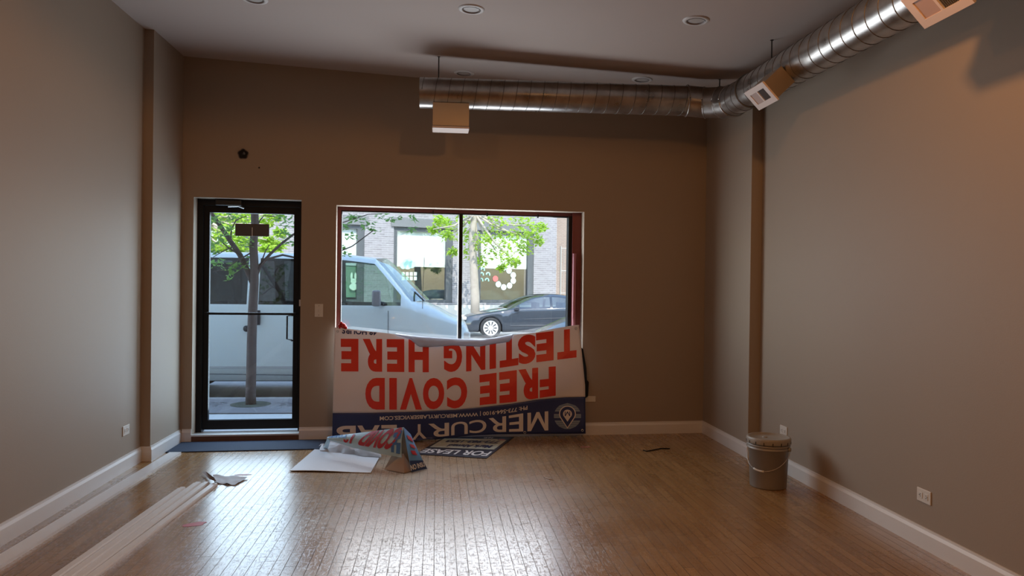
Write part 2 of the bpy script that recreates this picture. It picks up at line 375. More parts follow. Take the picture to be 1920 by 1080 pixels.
baseboard('baseboard_right', [(XR, YB), (XR, YSR), (XPR, YSR), (cr.x, cr.y-0.016)], side=-1)

# ================================================================== DOOR
door = empty('door_1', WP((sD0+sD1)/2, 0.15, 0)); door['kind'] = 'structure'
DT = 0.15
def wl_obj(name, bm, m, par, smooth=False):
    o = link(name, bm, m, par, smooth); o.matrix_parent_inverse = Matrix.Translation(par.location).inverted() if par.rotation_euler.z == 0 else par.matrix_basis.inverted(); return o
def hwt(x, y, t): return hw(x, y, t)
gl0 = hw(391.5, 600, DT)[0]; gl1 = hw(549.5, 600, DT)[0]; gz1 = hw(470, 400, DT)[1]; gz0 = hw(470, 787, DT)[1]
bm = BM(); fw = 0.05
box(bm, sD0, sD0+fw, DT-0.02, DT+0.09, ZBASE, zD, WP); box(bm, sD1-fw*0.6, sD1, DT-0.02, DT+0.09, ZBASE, zD, WP)
box(bm, sD0+fw, sD1-fw*0.6, DT-0.02, DT+0.09, zD-0.055, zD, WP)
wl_obj('door_frame', bm, m_black, door)
lf0, lf1, lz0, lz1 = sD0+fw+0.003, sD1-fw*0.6-0.003, ZBASE+0.035, zD-0.058
bm = BM()
box(bm, lf0, gl0, DT, DT+0.045, lz0, lz1, WP); box(bm, gl1, lf1, DT, DT+0.045, lz0, lz1, WP)
box(bm, gl0, gl1, DT, DT+0.045, lz0, gz0, WP); box(bm, gl0, gl1, DT, DT+0.045, gz1, lz1, WP)
leaf = wl_obj('door_leaf', bm, m_black, door)
bm = BM(); box(bm, gl0, gl1, DT+0.018, DT+0.026, gz0, gz1, WP); wl_obj('door_glass', bm, m_glass, door)
bz = hw(470, 588, DT)[1]
bm = BM(); box(bm, gl0-0.03, gl1+0.03, DT-0.055, DT-0.03, bz-0.010, bz+0.010, WP)
box(bm, gl0-0.03, gl0-0.005, DT-0.035, DT+0.003, bz-0.012, bz+0.012, WP); box(bm, gl1+0.005, gl1+0.03, DT-0.035, DT+0.003, bz-0.012, bz+0.012, WP)
wl_obj('push_bar', bm, m_black, door)
h0 = hw(549, 591, DT+0.08); h1 = hw(549, 638, DT+0.08); hx0 = hw(538.5, 600, DT+0.1)[0]
bm = BM(); tube(bm, [WP(h0[0], DT+0.04, h0[1]), WP(h0[0]-0.01, DT+0.09, h0[1]), WP(hx0, DT+0.1, h0[1]-0.01), WP(hx0, DT+0.1, h1[1]+0.01), WP(h0[0]-0.01, DT+0.09, h1[1]), WP(h0[0], DT+0.04, h1[1])], 0.009, 10)
wl_obj('pull_handle', bm, m_black, door, True)
# closer under the frame head
bm = BM(); c0 = hw(405, 379, DT-0.05); c1 = hw(453, 379, DT-0.05)
box(bm, c0[0], c1[0], DT-0.075, DT-0.001, c0[1]-0.028, c0[1]+0.022, WP); bevel(bm, 0.005)
wl_obj('closer_body', bm, mat('dark_closer', (0.03, 0.03, 0.03), 0.35, 0.4), door)
bm = BM(); q0 = hw(428, 387, DT-0.08); q1 = hw(446, 386, DT-0.13); q2 = hw(456, 390, DT-0.09)
tube(bm, [WP(q0[0], DT-0.08, q0[1]), WP(q1[0], DT-0.10, q1[1]), WP(q2[0], DT-0.06, q2[1])], 0.006, 8)
wl_obj('closer_arm', bm, m_alu, door)
bm = BM(); l0 = hw(564, 568, DT-0.02); box(bm, sD1-0.028, sD1-0.006, DT-0.03, DT-0.02, l0[1]-0.03, l0[1]+0.03, WP); wl_obj('strike_plate', bm, m_alu, door)
m_sillw = mat('brown_sill_wood', (0.13, 0.055, 0.025), 0.5, noise_s=20, noise_a=0.3)
bm = BM(); box(bm, sD0, sD1, -0.012, 0.02, 0.0, ZBASE+0.006, WP); link('trim_1', bm, m_sillw, kind='structure')
bm = BM(); box(bm, sD0, sD1, 0.02, DT+0.1, ZBASE, ZBASE+0.014, WP); box(bm, sD0, sD1, -0.014, 0.02, ZBASE+0.006, ZBASE+0.02, WP); link('trim_2', bm, mat('aluminium_threshold', (0.7, 0.7, 0.68), 0.4, 0.3), kind='structure')

# card sign stuck to the door glass
a = hw(441, 419, DT); b = hw(504.5, 443.5, DT)
sg = empty('door_sign', WP((a[0]+b[0])/2, DT+0.005, b[1]), 'plain grey-brown back of a rectangular sign stuck to the door glass near the top', 'sign')
bm = BM(); box(bm, a[0], b[0], DT+0.003, DT+0.014, b[1], a[1], WP); wl_obj('panel', bm, mat('sign_back', (0.09, 0.075, 0.07), 0.7), sg)
bm = BM(); sc_ = (a[0]+b[0])/2; box(bm, sc_-0.003, sc_+0.003, DT-0.002, DT+0.003, b[1], b[1]+0.08, WP); wl_obj('hanging_cord', bm, m_plastic, sg)

# ================================================================== WINDOW
win = empty('window_1', WP((sW0+sW1)/2, 0.16, ZSILL)); win['kind'] = 'structure'
FT = 0.14
g0 = hw(640, 500, FT)[0]; g1 = hw(1065, 500, FT)[0]; gz = (hw(640, 396, FT)[1]+hw(1065, 408, FT)[1])/2
bm = BM(); zb = ZSILL
box(bm, sW0, g0-0.008, FT, FT+0.10, zb, zW, WP); box(bm, g1+0.035, sW1, FT-0.03, FT+0.10, zb, zW, WP)
box(bm, g0-0.008, g1+0.035, FT, FT+0.10, gz+0.012, zW, WP); box(bm, g0-0.008, g1+0.035, FT, FT+0.1, zb, zb+0.06, WP)
wf = wl_obj('window_frame', bm, m_red, win)
bm = BM()
box(bm, g0-0.008, g0, FT+0.01, FT+0.08, zb+0.06, gz+0.012, WP); box(bm, g1, g1+0.035, FT-0.01, FT+0.08, zb+0.06, gz+0.012, WP); box(bm, g0, g1, FT+0.01, FT+0.08, gz, gz+0.012, WP)
mu = hw(863, 500, FT)[0]; box(bm, mu-0.017, mu+0.017, FT-0.03, FT+0.09, zb+0.06, gz, WP)
wl_obj('glazing_bars', bm, m_black, win)
for x0, x1 in ((g0, mu-0.017), (mu+0.017, g1)):
    bm = BM(); box(bm, x0, x1, FT+0.03, FT+0.038, zb+0.06, gz, WP); wl_obj('window_glass', bm, m_glass, win)
bm = BM(); box(bm, sW0, sW1, -0.01, FT, zb-0.02, zb+0.012, WP); wl_obj('window_sill', bm, m_base, win)
bm = BM(); tube(bm, [WP(g1+0.052, FT-0.05, zb+0.05), WP(g1+0.052, FT-0.05, zb+1.2)], 0.018, 10); wl_obj('frame_pipe', bm, mat('pink_red_metal', (0.36, 0.12, 0.14), 0.4), win, True)
for px, py in ((812, 399), (913, 403), (1008, 406)):
    bm = BM(); q = hw(px, py, FT); box(bm, q[0]-0.006, q[0]+0.006, FT-0.02, FT, q[1]-0.015, q[1]+0.02, WP); wl_obj('clip', bm, m_black, win)

# ================================================================== small wall things
def plate(name, c, ax, nrm, w, h, label, cat='outlet', kind='outlet', group=None):
    # ax: unit horizontal along the wall, nrm: out of the wall
    ax = Vector(ax); nrm = Vector(nrm); up = Vector((0, 0, 1)); c = Vector(c)
    e = empty(name, c, label, cat, group)
    def F(a, b, d): return ax*a+nrm*b+up*d
    bm = BM(); box(bm, -w/2, w/2, 0, 0.006, -h/2, h/2, F); bevel(bm, 0.0018, 2); link('cover_plate', bm, m_plastic, e)
    if kind == 'outlet':
        for s in (-1, 1):
            cx = s*w*0.2
            bm = BM(); box(bm, cx-0.016, cx+0.016, 0.005, 0.0085, -0.017, 0.017, F); bevel(bm, 0.0015, 1); r = link('receptacle', bm, m_plastic, e)
            bm = BM()
            for dz in (-0.006, 0.006): box(bm, cx-0.005, cx+0.005, 0.0082, 0.0092, dz-0.0014, dz+0.0014, F)
            box(bm, cx+s*0.009-0.0025, cx+s*0.009+0.0025, 0.0082, 0.0092, -0.0025, 0.0025, F); link('socket_slots', bm, m_slot, r)
    elif kind == 'vertical':
        for s in (-1, 1):
            cz_ = s*h*0.2
            bm = BM(); box(bm, -0.017, 0.017, 0.005, 0.0085, cz_-0.015, cz_+0.015, F); link('receptacle', bm, m_plastic, e)
    elif kind == 'switch':
        bm = BM(); box(bm, -0.006, 0.006, 0.005, 0.016, -0.011, 0.011, F); bevel(bm, 0.002, 1); link('toggle', bm, m_plastic, e)
        for z_ in (0.040, -0.045):
            bm = BM(); box(bm, -0.003, 0.003, 0.006, 0.0072, z_, z_+0.005, F); link('screw', bm, m_slot, e)
    return e
plate('wall_outlet', hx(235.5, 806.5, XL), (0, 1, 0), (1, 0, 0), 0.118, 0.074, 'white double outlet low on the left wall')
plate('wall_outlet', hx(1733.5, 930, XR), (0, -1, 0), (-1, 0, 0), 0.118, 0.074, 'white double outlet low on the right wall, in front of the bucket')
plate('wall_outlet', hx(1470, 808, XR), (0, 1, 0), (-1, 0, 0), 0.118, 0.078, 'white outlet on the right wall just behind the grey bucket')
plate('light_switch', hwp(598, 582), wa, -wn_, 0.074, 0.118, 'beige light switch plate between the door and the window', 'switch', 'switch')
plate('blank_cover_plate', hwp(1107, 748), wa, -wn_, 0.10, 0.055, 'small blank wall plate right of the hanging banner', 'wall plate', 'blank')
# round hole where a fitting was, with torn edge
h = hwp(456, 289); e = empty('conduit_hole', h, 'round dark hole in the wall above the door', 'wall hole')
def F(a, b, d): return wa*a - wn_*b + Vector((0, 0, d))
bm = BM(); mt = Matrix.Translation((0, 0, 0))
for k in range(1): disc(bm, -wn_*0.004, -wn_, 0.043, 24)
link('hole_shadow', bm, mat('black_void', (0.01, 0.008, 0.007), 0.9), e)
bm = BM(); pts = [(-wn_*0.006)+(wa*math.cos(t)+V(0, 0, 1)*math.sin(t))*(0.043+0.004*math.sin(5*t)) for t in [k*2*PI/24 for k in range(25)]]; tube(bm, pts, 0.004, 6); link('hole_rim', bm, mat('hole_rim_paint', (0.12, 0.09, 0.08), 0.7), e)
bm = BM(); tube(bm, [wa*0.0-wn_*0.005, wa*0.012-wn_*0.03+V(0, 0, 0.01), wa*0.02-wn_*0.04-V(0, 0, 0.006)], 0.006, 8); link('cable_stub', bm, mat('cable_grey', (0.14, 0.13, 0.12), 0.6), e)
bm = BM(); disc(bm, -wn_*0.003, -wn_, 0.008, 10); o = link('anchor_hole', bm, MATS['black_void']); o.location = hwp(486, 314.5); tag(o, 'tiny screw hole in the wall right of the round hole', 'wall hole')

# ================================================================== CEILING LIGHTS
def ceil_at(px, py):
    d = ray(px, py); # z = a + k x
    t = (CEIL0+CEILK*(2.256) - CAM[2] + CEILK*CAM[0])/(d[2]-CEILK*d[0]); return Vector(CAM+d*t)
CTILT = math.atan(CEILK)
m_ring = mat('light_trim_white', (0.60, 0.56, 0.53), 0.5)
m_lens = mat('light_lens', (0.48, 0.44, 0.41), 0.4)
def clight(c, label, lit=False):
    e = empty('recessed_light', c, label, 'ceiling light', 'recessed ceiling lights'); e.rotation_euler = (0, -CTILT, 0)
    bm = BM(); lathe(bm, [(0.062, 0.0), (0.062, -0.006), (0.07, -0.010), (0.088, -0.006), (0.092, 0.0)], 40); link('trim_ring', bm, m_ring, e, True)
    bm = BM(); lathe(bm, [(0.062, -0.001), (0.056, -0.0015), (0.0, -0.002)], 32); link('lens', bm, mat('lit_lens', (1, 0.6, 0.3), 0.5, emit=((1, 0.55, 0.22), 6)) if lit else m_lens, e, True)
    bm = BM(); lathe(bm, [(0.0622, -0.0105), (0.0545, -0.0035), (0.0545, -0.0025), (0.0622, -0.0095)], 32); link('baffle', bm, mat('baffle_shade', (0.30, 0.26, 0.24), 0.6), e, True)
clight(ceil_at(477, -2), 'white recessed ceiling light nearest the left wall, cut by the top of the picture')
clight(ceil_at(884, 17), 'white recessed ceiling light in the middle of the front row')
clight(ceil_at(1305, 38), 'white recessed ceiling light nearest the long duct by the right wall')
clight(ceil_at(870, 137), 'white recessed ceiling light above the free end of the cross duct')
clight(ceil_at(1204, 149), 'white recessed ceiling light above the middle of the cross duct')
# lamps that are switched on further back in the shop, behind the camera
for (x, y, en, wide, lb) in ((1.3, 2.8, 56, True, 'lit warm ceiling light nearest the long duct, behind the camera'), (-1.2, 2.3, 28, True, 'lit warm ceiling light nearest the left wall, behind the camera'), (0.9, -0.6, 60, False, 'lit warm ceiling light at the right of the rear row'), (-1.1, -0.6, 60, False, 'lit warm ceiling light at the left of the rear row')):
    c = Vector((x, y, ceil_z(x))); clight(c, lb, True)
    l = bpy.data.lights.new('ceiling_lamp_light', 'SPOT'); l.energy = en; l.spot_size = math.radians(178 if wide else 150); l.spot_blend = 0.1 if wide else 0.55; l.color = (1.0, 0.46, 0.15); l.shadow_soft_size = 0.07
    o = bpy.data.objects.new('ceiling_lamp_light', l); COL.objects.link(o); o.location = (x, y, c.z-0.16)

# ================================================================== DUCT
RD = 0.127
TY = 6.30
tl = hy(787, 174, TY); tr = hy(1362, 192, TY)
XD = 2.43; ZT = tr.z; ZD = tr.z-0.060; DSL = 0.015
def zax(y): return ZD-(TY-0.3-y)*DSL
duct = empty('air_duct', V(tr.x, TY, tr.z), 'round spiral galvanised air duct running across the front and along the right wall', 'duct')
def dl(name, bm, m, smooth=False, par=duct): o = link(name, bm, m, par, smooth); o.matrix_parent_inverse = Matrix.Translation(duct.location).inverted(); return o
tr2 = V(XD-0.30, TY, ZT)
axT = (tr2-tl).normalized()
bm = BM(); n = 40; tube(bm, [tl+axT*((tr2-tl).length*i/n) for i in range(n+1)], RD, 40, False)
tube(bm, [tl, tl+axT*0.02], RD*0.985, 40, False)
dl('cross_duct', bm, m_galv, True)
def helix(bm, p0, ax, ln, r, pitch, rad):
    a = ax.cross(V(0, 0, 1)).normalized(); b = a.cross(ax); pts = []; n = int(ln/pitch*28)
    for i in range(n+1):
        t = i/28*2*PI; pts.append(p0+ax*(i/28*pitch)+(a*math.cos(t)+b*math.sin(t))*r)
    tube(bm, pts, rad, 5)
bm = BM(); helix(bm, tl+axT*0.02, axT, (tr2-tl).length-0.04, RD+0.0005, 0.112, 0.0028); dl('cross_duct_seam', bm, m_seam, True)
bm = BM(); disc(bm, tl+axT*0.006, axT, RD*0.98, 40); dl('end_cap', bm, m_galv)
# segmented elbow to the long run
NY = -1.0
el = []; Rr = 0.30
for k in range(0, 10):
    t = k/9*PI/2; el.append(V(XD-Rr+Rr*math.sin(t), TY-Rr*(1-math.cos(t)), ZT+(ZD-ZT)*k/9))
bm = BM()
for k in range(0, 9, 3):
    tube(bm, [el[k]+(el[k]-el[k+3])*0.03, el[k+3]], RD*1.02-0.001*(k % 2), 40, False)
dl('elbow', bm, m_galv, True)
bm = BM()
for k in (0, 3, 6, 9):
    d = (el[min(k+1, 9)]-el[max(k-1, 0)]).normalized(); c = el[k]; a = d.cross(V(0, 0, 1)).normalized(); b = V(0, 0, 1)
    tube(bm, [c+(a*math.cos(t)+b*math.sin(t))*RD*1.03 for t in [i*2*PI/36 for i in range(37)]], 0.007, 8)
dl('elbow_band', bm, m_galv, True)
p0 = el[9]; p1 = V(XD, NY, zax(NY)); axL = (p1-p0).normalized(); Ln = (p1-p0).length
bm = BM(); tube(bm, [p0+axL*Ln*i/80 for i in range(81)], RD, 40, False); dl('long_duct', bm, m_galv, True)
bm = BM(); helix(bm, p0, axL, Ln, RD+0.0005, 0.125, 0.0030); dl('long_duct_seam', bm, m_seam, True)
bm = BM(); c = p0+axL*0.35
tube(bm, [c+(V(1, 0, 0)*math.cos(t)+V(0, 0, 1)*math.sin(t))*(RD+0.003) for t in [i*2*PI/36 for i in range(37)]], 0.008, 8); dl('coupling_band', bm, m_seam, True)
# hanger rods
def rod(px, c, r0):
    bm = BM(); top = ceil_z(c.x); tube(bm, [c+V(0, 0, r0), V(c.x, c.y, top)], 0.005, 8); disc(bm, V(c.x, c.y, top-0.002), (0, 0, 1), 0.014, 12); dl('hanger_rod', bm, m_steel)
for px in (822, 1349):
    q = hy(px, 180, TY); f = (q.x-tl.x)/(tr2.x-tl.x); c = tl+(tr2-tl)*f; rod(px, c, RD)
yr = 5.25; rod(1465, V(XD-0.02, yr, zax(yr)), RD)
rod(0, V(XD, 3.0, zax(3.0)), RD)
# register boxes
def register(c, side, up_dir, out, w, hgt, label, depth, rx=None):
    pass
# 1: box below the cross duct, opening downwards
q = hy(845, 240, TY); c1 = V(q.x, TY, q.z)
hw1 = (hy(879, 220, TY-0.09).x-hy(811, 220, TY-0.09).x)/2
topz = tl.z-RD*0.75-c1.z
bm = BM(); box(bm, -hw1, hw1, -0.09, 0.09, 0.0, topz); r1 = link('air_register', bm, m_tan, duct); r1.location = c1-duct.location; r1['label'] = 'tan box-shaped register'
bm = BM(); box(bm, -hw1-0.003, hw1+0.003, -0.10, 0.10, -0.022, -0.004); bevel(bm, 0.003, 1); link('flange', bm, m_grille, r1)
bm = BM(); box(bm, -hw1, hw1, -0.092, 0.092, -0.006, 0.001); link('gasket', bm, m_slot, r1)
bm = BM()
for k in range(12): box(bm, -hw1+0.02+k*(2*hw1-0.04)/12, -hw1+0.026+k*(2*hw1-0.04)/12, -0.075, 0.075, -0.0215, -0.0185)
link('louvre', bm, m_grille2, r1)
def reg45(pxc, pyc, label, half=0.082, hl=0.15):
    # plate faces down and into the room; centre found on the long duct
    nrm = V(-0.72, 0, -0.69).normalized(); e1 = V(0, -1, 0); e2 = V(0.69, 0, -0.72).normalized()
    ext = RD+0.17; cx = XD+nrm.x*ext
    y = hx(pxc, pyc, cx).y
    c = V(XD, y, zax(y))+nrm*ext
    def G(a, b, d): return e1*a+e2*b+nrm*d
    bm = BM(); box(bm, -hl+0.015, hl-0.015, -half+0.012, half-0.012, -0.17, 0.0, G); e = link('air_register', bm, mat('collar_steel', (0.27, 0.22, 0.17), 0.45, 0.5), duct); e.location = c-duct.location; e['label'] = label
    bm = BM()
    # flange as a frame with an open half
    def bx(a0, a1, b0, b1): box(bm, a0, a1, b0, b1, 0.0, 0.012, G)
    ml = half-0.04
    bx(-hl, hl, -half, -ml); bx(-hl, hl, ml, half); bx(-hl, -hl+0.045, -ml, ml); bx(hl-0.045, hl, -ml, ml); bx(-0.008, 0.008, -ml, ml)
    link('flange', bm, m_grille, e)
    bm = BM(); box(bm, -hl+0.045, -0.008, -ml, ml, 0.002, 0.008, G); link('damper', bm, m_grille2, e)
    bm = BM(); box(bm, 0.008, hl-0.045, -ml, ml, 0.001, 0.003, G); link('opening', bm, m_slot, e)
    bm = BM()
    for k in range(9): x = 0.016+k*(hl-0.06)/9; box(bm, x, x+0.002, -ml, ml, 0.003, 0.009, G)
    link('louvre', bm, mat('louvre_dark', (0.12, 0.10, 0.09), 0.5), e)
    return e
reg45(1428, 195, 'slanted register at the elbow with a half-open grille', 0.082, 0.15)
reg45(1758, 21, 'slanted register further along the long duct with a half-open grille', 0.088, 0.165)

# ================================================================== FLOOR THINGS
def on_floor_poly(px, z=0.0): return [hz(x, y, z) for x, y in px]
def slab(name, pix, th, m, label=None, cat=None, par=None):
    P = on_floor_poly(pix); bm = BM(); c = sum(P, Vector())/len(P)
    prism(bm, [((p-c).x, (p-c).y) for p in P], 0, th); o = link(name, bm, m, par); o.location = c
    if label: tag(o, label, cat)
    return o
# entrance mat strip
m_mat = mat('navy_mat', (0.035, 0.05, 0.085), 0.9, noise_s=120, noise_a=0.3, bump=0.4, bump_s=300)
ml0 = (XPL+0.02); p = [V(ml0, hz(345, 849).y, 0), hz(603, 843), WP((hz(620, 830)-B0).dot(wa), -0.02, 0), V(ml0, cl.y-0.02+0.0, 0)]
c = sum(p, Vector())/4; bm = BM(); prism(bm, [((q-c).x, (q-c).y) for q in p], 0, 0.009); bevel(bm, 0.003, 1)
o = link('door_mat', bm, m_mat); o.location = c; tag(o, 'long dark navy mat lying along the foot of the door', 'mat')

# long board lying against the left baseboard
def board(pfar_l, pfar_r, pnear_l, pnear_r, th, z0, name, label, cat, group=None, m=m_base, grooves=True):
    A, Bq, Cq, Dq = hz(*pfar_l, z0+th), hz(*pfar_r, z0+th), hz(*pnear_r, z0+th), hz(*pnear_l, z0+th)
    far = (A+Bq)/2; near = (Cq+Dq)/2; ax = (near-far); ax.z = 0; L_ = ax.length; ax.normalize(); sx = Vector((-ax.y, ax.x, 0)); w = abs((A-Bq).dot(sx)); w2 = abs((Cq-Dq).dot(sx)); w = (w+w2)/2
    bm = BM(); c = V(far.x, far.y, z0)
    prof = [(-w/2, 0), (w/2, 0), (w/2, th*0.55), (w/2-0.004, th), (-w*0.12, th), (-w*0.2, th*0.62), (-w/2+0.003, th*0.62), (-w/2, th*0.45)] if grooves else [(-w/2, 0), (w/2, 0), (w/2, th), (-w/2, th)]
    r0 = [bm.verts.new(sx*x+V(0, 0, z)) for x, z in prof]; r1 = [bm.verts.new(sx*x+V(0, 0, z)+ax*L_) for x, z in prof]
    for i in range(len(prof)): bm.faces.new((r0[i], r0[(i+1) % len(prof)], r1[(i+1) % len(prof)], r1[i]))
    bm.faces.new(r0); bm.faces.new(r1[::-1])
    o = link(name, bm, m); o.location = c; tag(o, label, cat, group); return o
board((318, 847), (340, 848), (-40, 1063.7), (-40, 1085), 0.018, 0.0, 'trim_board', 'long flat white board lying on the floor along the left baseboard', 'trim board', 'loose white trim boards', grooves=False)
bt = 0.019
board((393.5, 905.5), (408, 905.5), (137.5, 1094), (160, 1094), bt, 0.0, 'trim_board', 'white trim board on the right side of the bundle, touching the torn paper', 'trim board', 'loose white trim boards')
board((378.5, 903), (392.5, 903), (115.5, 1094), (137, 1094), bt, 0.0, 'trim_board', 'second white trim board from the right in the bundle', 'trim board', 'loose white trim boards')
board((362.5, 903), (377.5, 903), (92.5, 1094), (115, 1094), bt, 0.0, 'trim_board', 'third white trim board from the right in the bundle', 'trim board', 'loose white trim boards')
board((334, 912.5), (347.5, 912.5), (69, 1094), (92, 1094), bt, 0.0, 'trim_board', 'shorter white trim board on the left side of the bundle', 'trim board', 'loose white trim boards')

# torn paper at the end of the bundle
m_paper = mat('white_paper', (0.62, 0.64, 0.68), 0.7, trans=0.15)
pp = [hz(397, 900, 0.02), hz(390, 889, 0.0), hz(410, 886, 0), hz(466, 898, 0), hz(440, 911, 0), hz(408, 908, 0)]
A, Bq, Cq, Dq = hz(399, 892), hz(466, 897), hz(440, 911), hz(404, 907)
def PQ(A, Bq, Cq, Dq, amp, fr, seed, z0=0.003):
    def f(u, v):
        p = A*(1-u)*(1-v)+Bq*u*(1-v)+Cq*u*v+Dq*(1-u)*v
        n = noise.noise(Vector((u*fr+seed, v*fr, seed)))
        return p+V(0, 0, z0+amp*(0.5+n))
    return f
root = empty('torn_paper', A, 'crumpled torn white paper at the far end of the board bundle', 'paper')
bm = BM(); f = PQ(A-A, Bq-A, Cq-A, Dq-A, 0.012, 4, 3.1); sheet(bm, f, 14, 8); link('sheet', bm, m_paper, root, True)
bm = BM(); a1 = hy(379, 885, 5.75)-A; a2 = hz(406, 903, 0.03)-A; a3 = hz(402, 896, 0.055)-A; a4 = hy(386, 884, 5.75)-A
vs = [bm.verts.new(q) for q in (a1, hz(392, 898, 0.02)-A, a2, a3, a4)]; bm.faces.new(vs); link('raised_flap', bm, mat('paper_back', (0.30, 0.25, 0.24), 0.8), root)

# red stains
m_stain = mat('red_stain', (0.45, 0.035, 0.03), 0.5, noise_s=30, noise_a=0.3)
m_stain2 = mat('faded_red_stain', (0.42, 0.13, 0.11), 0.5, noise_s=40, noise_a=0.3)
for px, py, a_, b_, mm, lab, rot in ((365, 983, 0.06, 0.04, m_stain, 'red paint mark on the floor right of the board bundle', 0.5), (455, 890, 0.055, 0.02, m_stain2, 'faded red mark on the floor behind the torn paper', 0.0), (1098, 838, 0.05, 0.018, m_stain2, 'faded red mark on the floor in front of the banner corner', 0.1)):
    c = hz(px, py, 0.0008); bm = BM()
    pts = []
    for k in range(26):
        t = k*2*PI/26; r = 1+0.35*noise.noise(Vector((math.cos(t)*1.5+px, math.sin(t)*1.5, 0)))
        x, y = a_*r*math.cos(t), b_*r*math.sin(t); pts.append((x*math.cos(rot)-y*math.sin(rot), x*math.sin(rot)+y*math.cos(rot)))
    prism(bm, pts, 0, 0.0006); o = link('floor_stain', bm, mm); o.location = c; tag(o, lab, 'stain')
# black cable piece and a splinter
bm = BM(); P = [(1206, 844), (1212, 846), (1224, 844), (1238, 841), (1256, 841)]
c = hz(*P[0]); tube(bm, [hz(x, y, 0.005)-c for x, y in P], 0.005, 8); o = link('cable_piece', bm, m_black, None, True); o.location = c; tag(o, 'short bent piece of black cable on the floor left of the bucket', 'cable')
bm = BM(); c = hz(1020, 895); tube(bm, [V(0, 0, 0.003), hz(1028, 898, 0.004)-c, hz(1037, 900, 0.003)-c], 0.0025, 6); o = link('wood_splinter', bm, mat('pale_wood', (0.5, 0.38, 0.3), 0.7)); o.location = c; tag(o, 'thin pale splinter on the floor in front of the lease sign', 'splinter')

# ------------------------------------------------------------------ bucket
bc = hz(1440, 911); BR_ = 0.152
bk = empty('bucket', bc, 'grey plastic bucket with lid and wire handle near the right wall', 'bucket')
m_bk = mat('grey_bucket_plastic', (0.33, 0.295, 0.255), 0.42, noise_s=8, noise_a=0.05)
m_lid = mat('grey_lid_plastic', (0.33, 0.29, 0.24), 0.42)
R0_, Rt = 0.128, 0.143; HB = 0.355
prof = [(0, 0.004), (R0_-0.012, 0.004), (R0_-0.006, 0.0), (R0_, 0.006)]
def br(z): return R0_+(Rt-R0_)*z/HB
prof += [(br(0.28), 0.28), (br(0.28)+0.009, 0.281), (br(0.28)+0.009, 0.286), (br(0.29)+0.001, 0.288), (br(0.30)+0.001, 0.302), (br(0.3)+0.010, 0.304), (br(0.3)+0.010, 0.309), (br(0.31)+0.002, 0.311), (Rt, 0.345), (Rt-0.003, HB), (Rt-0.006, 0.34)]
bm = BM(); lathe(bm, prof, 64); link('body', bm, m_bk, bk, True)
bm = BM(); lathe(bm, [(Rt+0.001, 0.322), (Rt+0.010, 0.320), (Rt+0.012, 0.325), (Rt+0.012, 0.352), (Rt+0.008, 0.362), (Rt-0.001, 0.364), (Rt-0.008, 0.362), (Rt-0.010, 0.353), (0.05, 0.352), (0.0, 0.352)], 64); lid = link('lid', bm, m_lid, bk, True)
bm = BM(); lathe(bm, [(0.018, 0.352), (0.018, 0.356), (0.014, 0.358), (0, 0.358)], 24, Matrix.Translation((-0.02, 0.02, 0))); link('spout_cap', bm, m_lid, lid, True)
for k in range(16):
    bm = BM(); t = k*2*PI/16+0.15; c = V(math.cos(t), math.sin(t), 0)*(Rt+0.0115); tt = V(-math.sin(t), math.cos(t), 0)
    box(bm, -0.003, 0.003, 0, 0.0025, 0.321, 0.340, lambda a, b, d: c+tt*a+c.normalized()*b+V(0, 0, d))
    link('lid_tab', bm, m_slot, lid)
ha = math.radians(-42)   # handle hinge axis direction
hd = V(math.cos(ha), math.sin(ha), 0)
for s in (-1, 1):
    bm = BM(); mt = Matrix.Translation(hd*s*(br(0.29)+0.006)+V(0, 0, 0.285)) @ hd.to_track_quat('Z', 'Y').to_matrix().to_4x4()
    lathe(bm, [(0, -0.012), (0.014, -0.012), (0.016, 0), (0.014, 0.012), (0, 0.012)], 20, mt); link('handle_ear', bm, m_bk, bk, True)
fr = V(hd.y, -hd.x, 0)
if fr.y > 0: fr = -fr
pts = []
for k in range(31):
    t = k/30*PI; x = -math.cos(t)*(br(0.28)+0.012); drop = math.sin(t)**0.8
    pts.append(hd*x + fr*(math.sqrt(max(0, (br(0.2)+0.010)**2 - min(x*x, (br(0.2)+0.010)**2)))*1.0+0.004) + V(0, 0, 0.285-0.150*drop))
bm = BM(); tube(bm, pts, 0.0022, 6); hd_o = link('wire_handle', bm, mat('wire_steel', (0.55, 0.52, 0.48), 0.35, 0.7), bk, True)
bm = BM(); tube(bm, pts[11:17], 0.007, 8); link('hand_grip', bm, mat('white_grip', (0.72, 0.7, 0.66), 0.4), hd_o, True)

# ------------------------------------------------------------------ white sheet
m_sheet = mat('white_foam_sheet', (0.66, 0.68, 0.72), 0.5)
Q = [hz(543, 882, 0.01), hz(590, 843, 0.01), hz(712, 856, 0.012), hz(695, 885, 0.01)]
c = sum(Q, Vector())/4; c.z = 0
root = tag(empty('white_sheet', c), 'stiff white sheet lying on the floor left of the folded sign', 'sheet')
bm = BM()
def S_(u, v):
    p = Q[0]*(1-u)*(1-v)+Q[3]*u*(1-v)+Q[2]*u*v+Q[1]*(1-u)*v
    return p-c+V(0, 0, 0.004*math.sin(u*5)+0.004*v)
sheet(bm, S_, 16, 8, 0.004); link('flat_panel', bm, m_sheet, root)
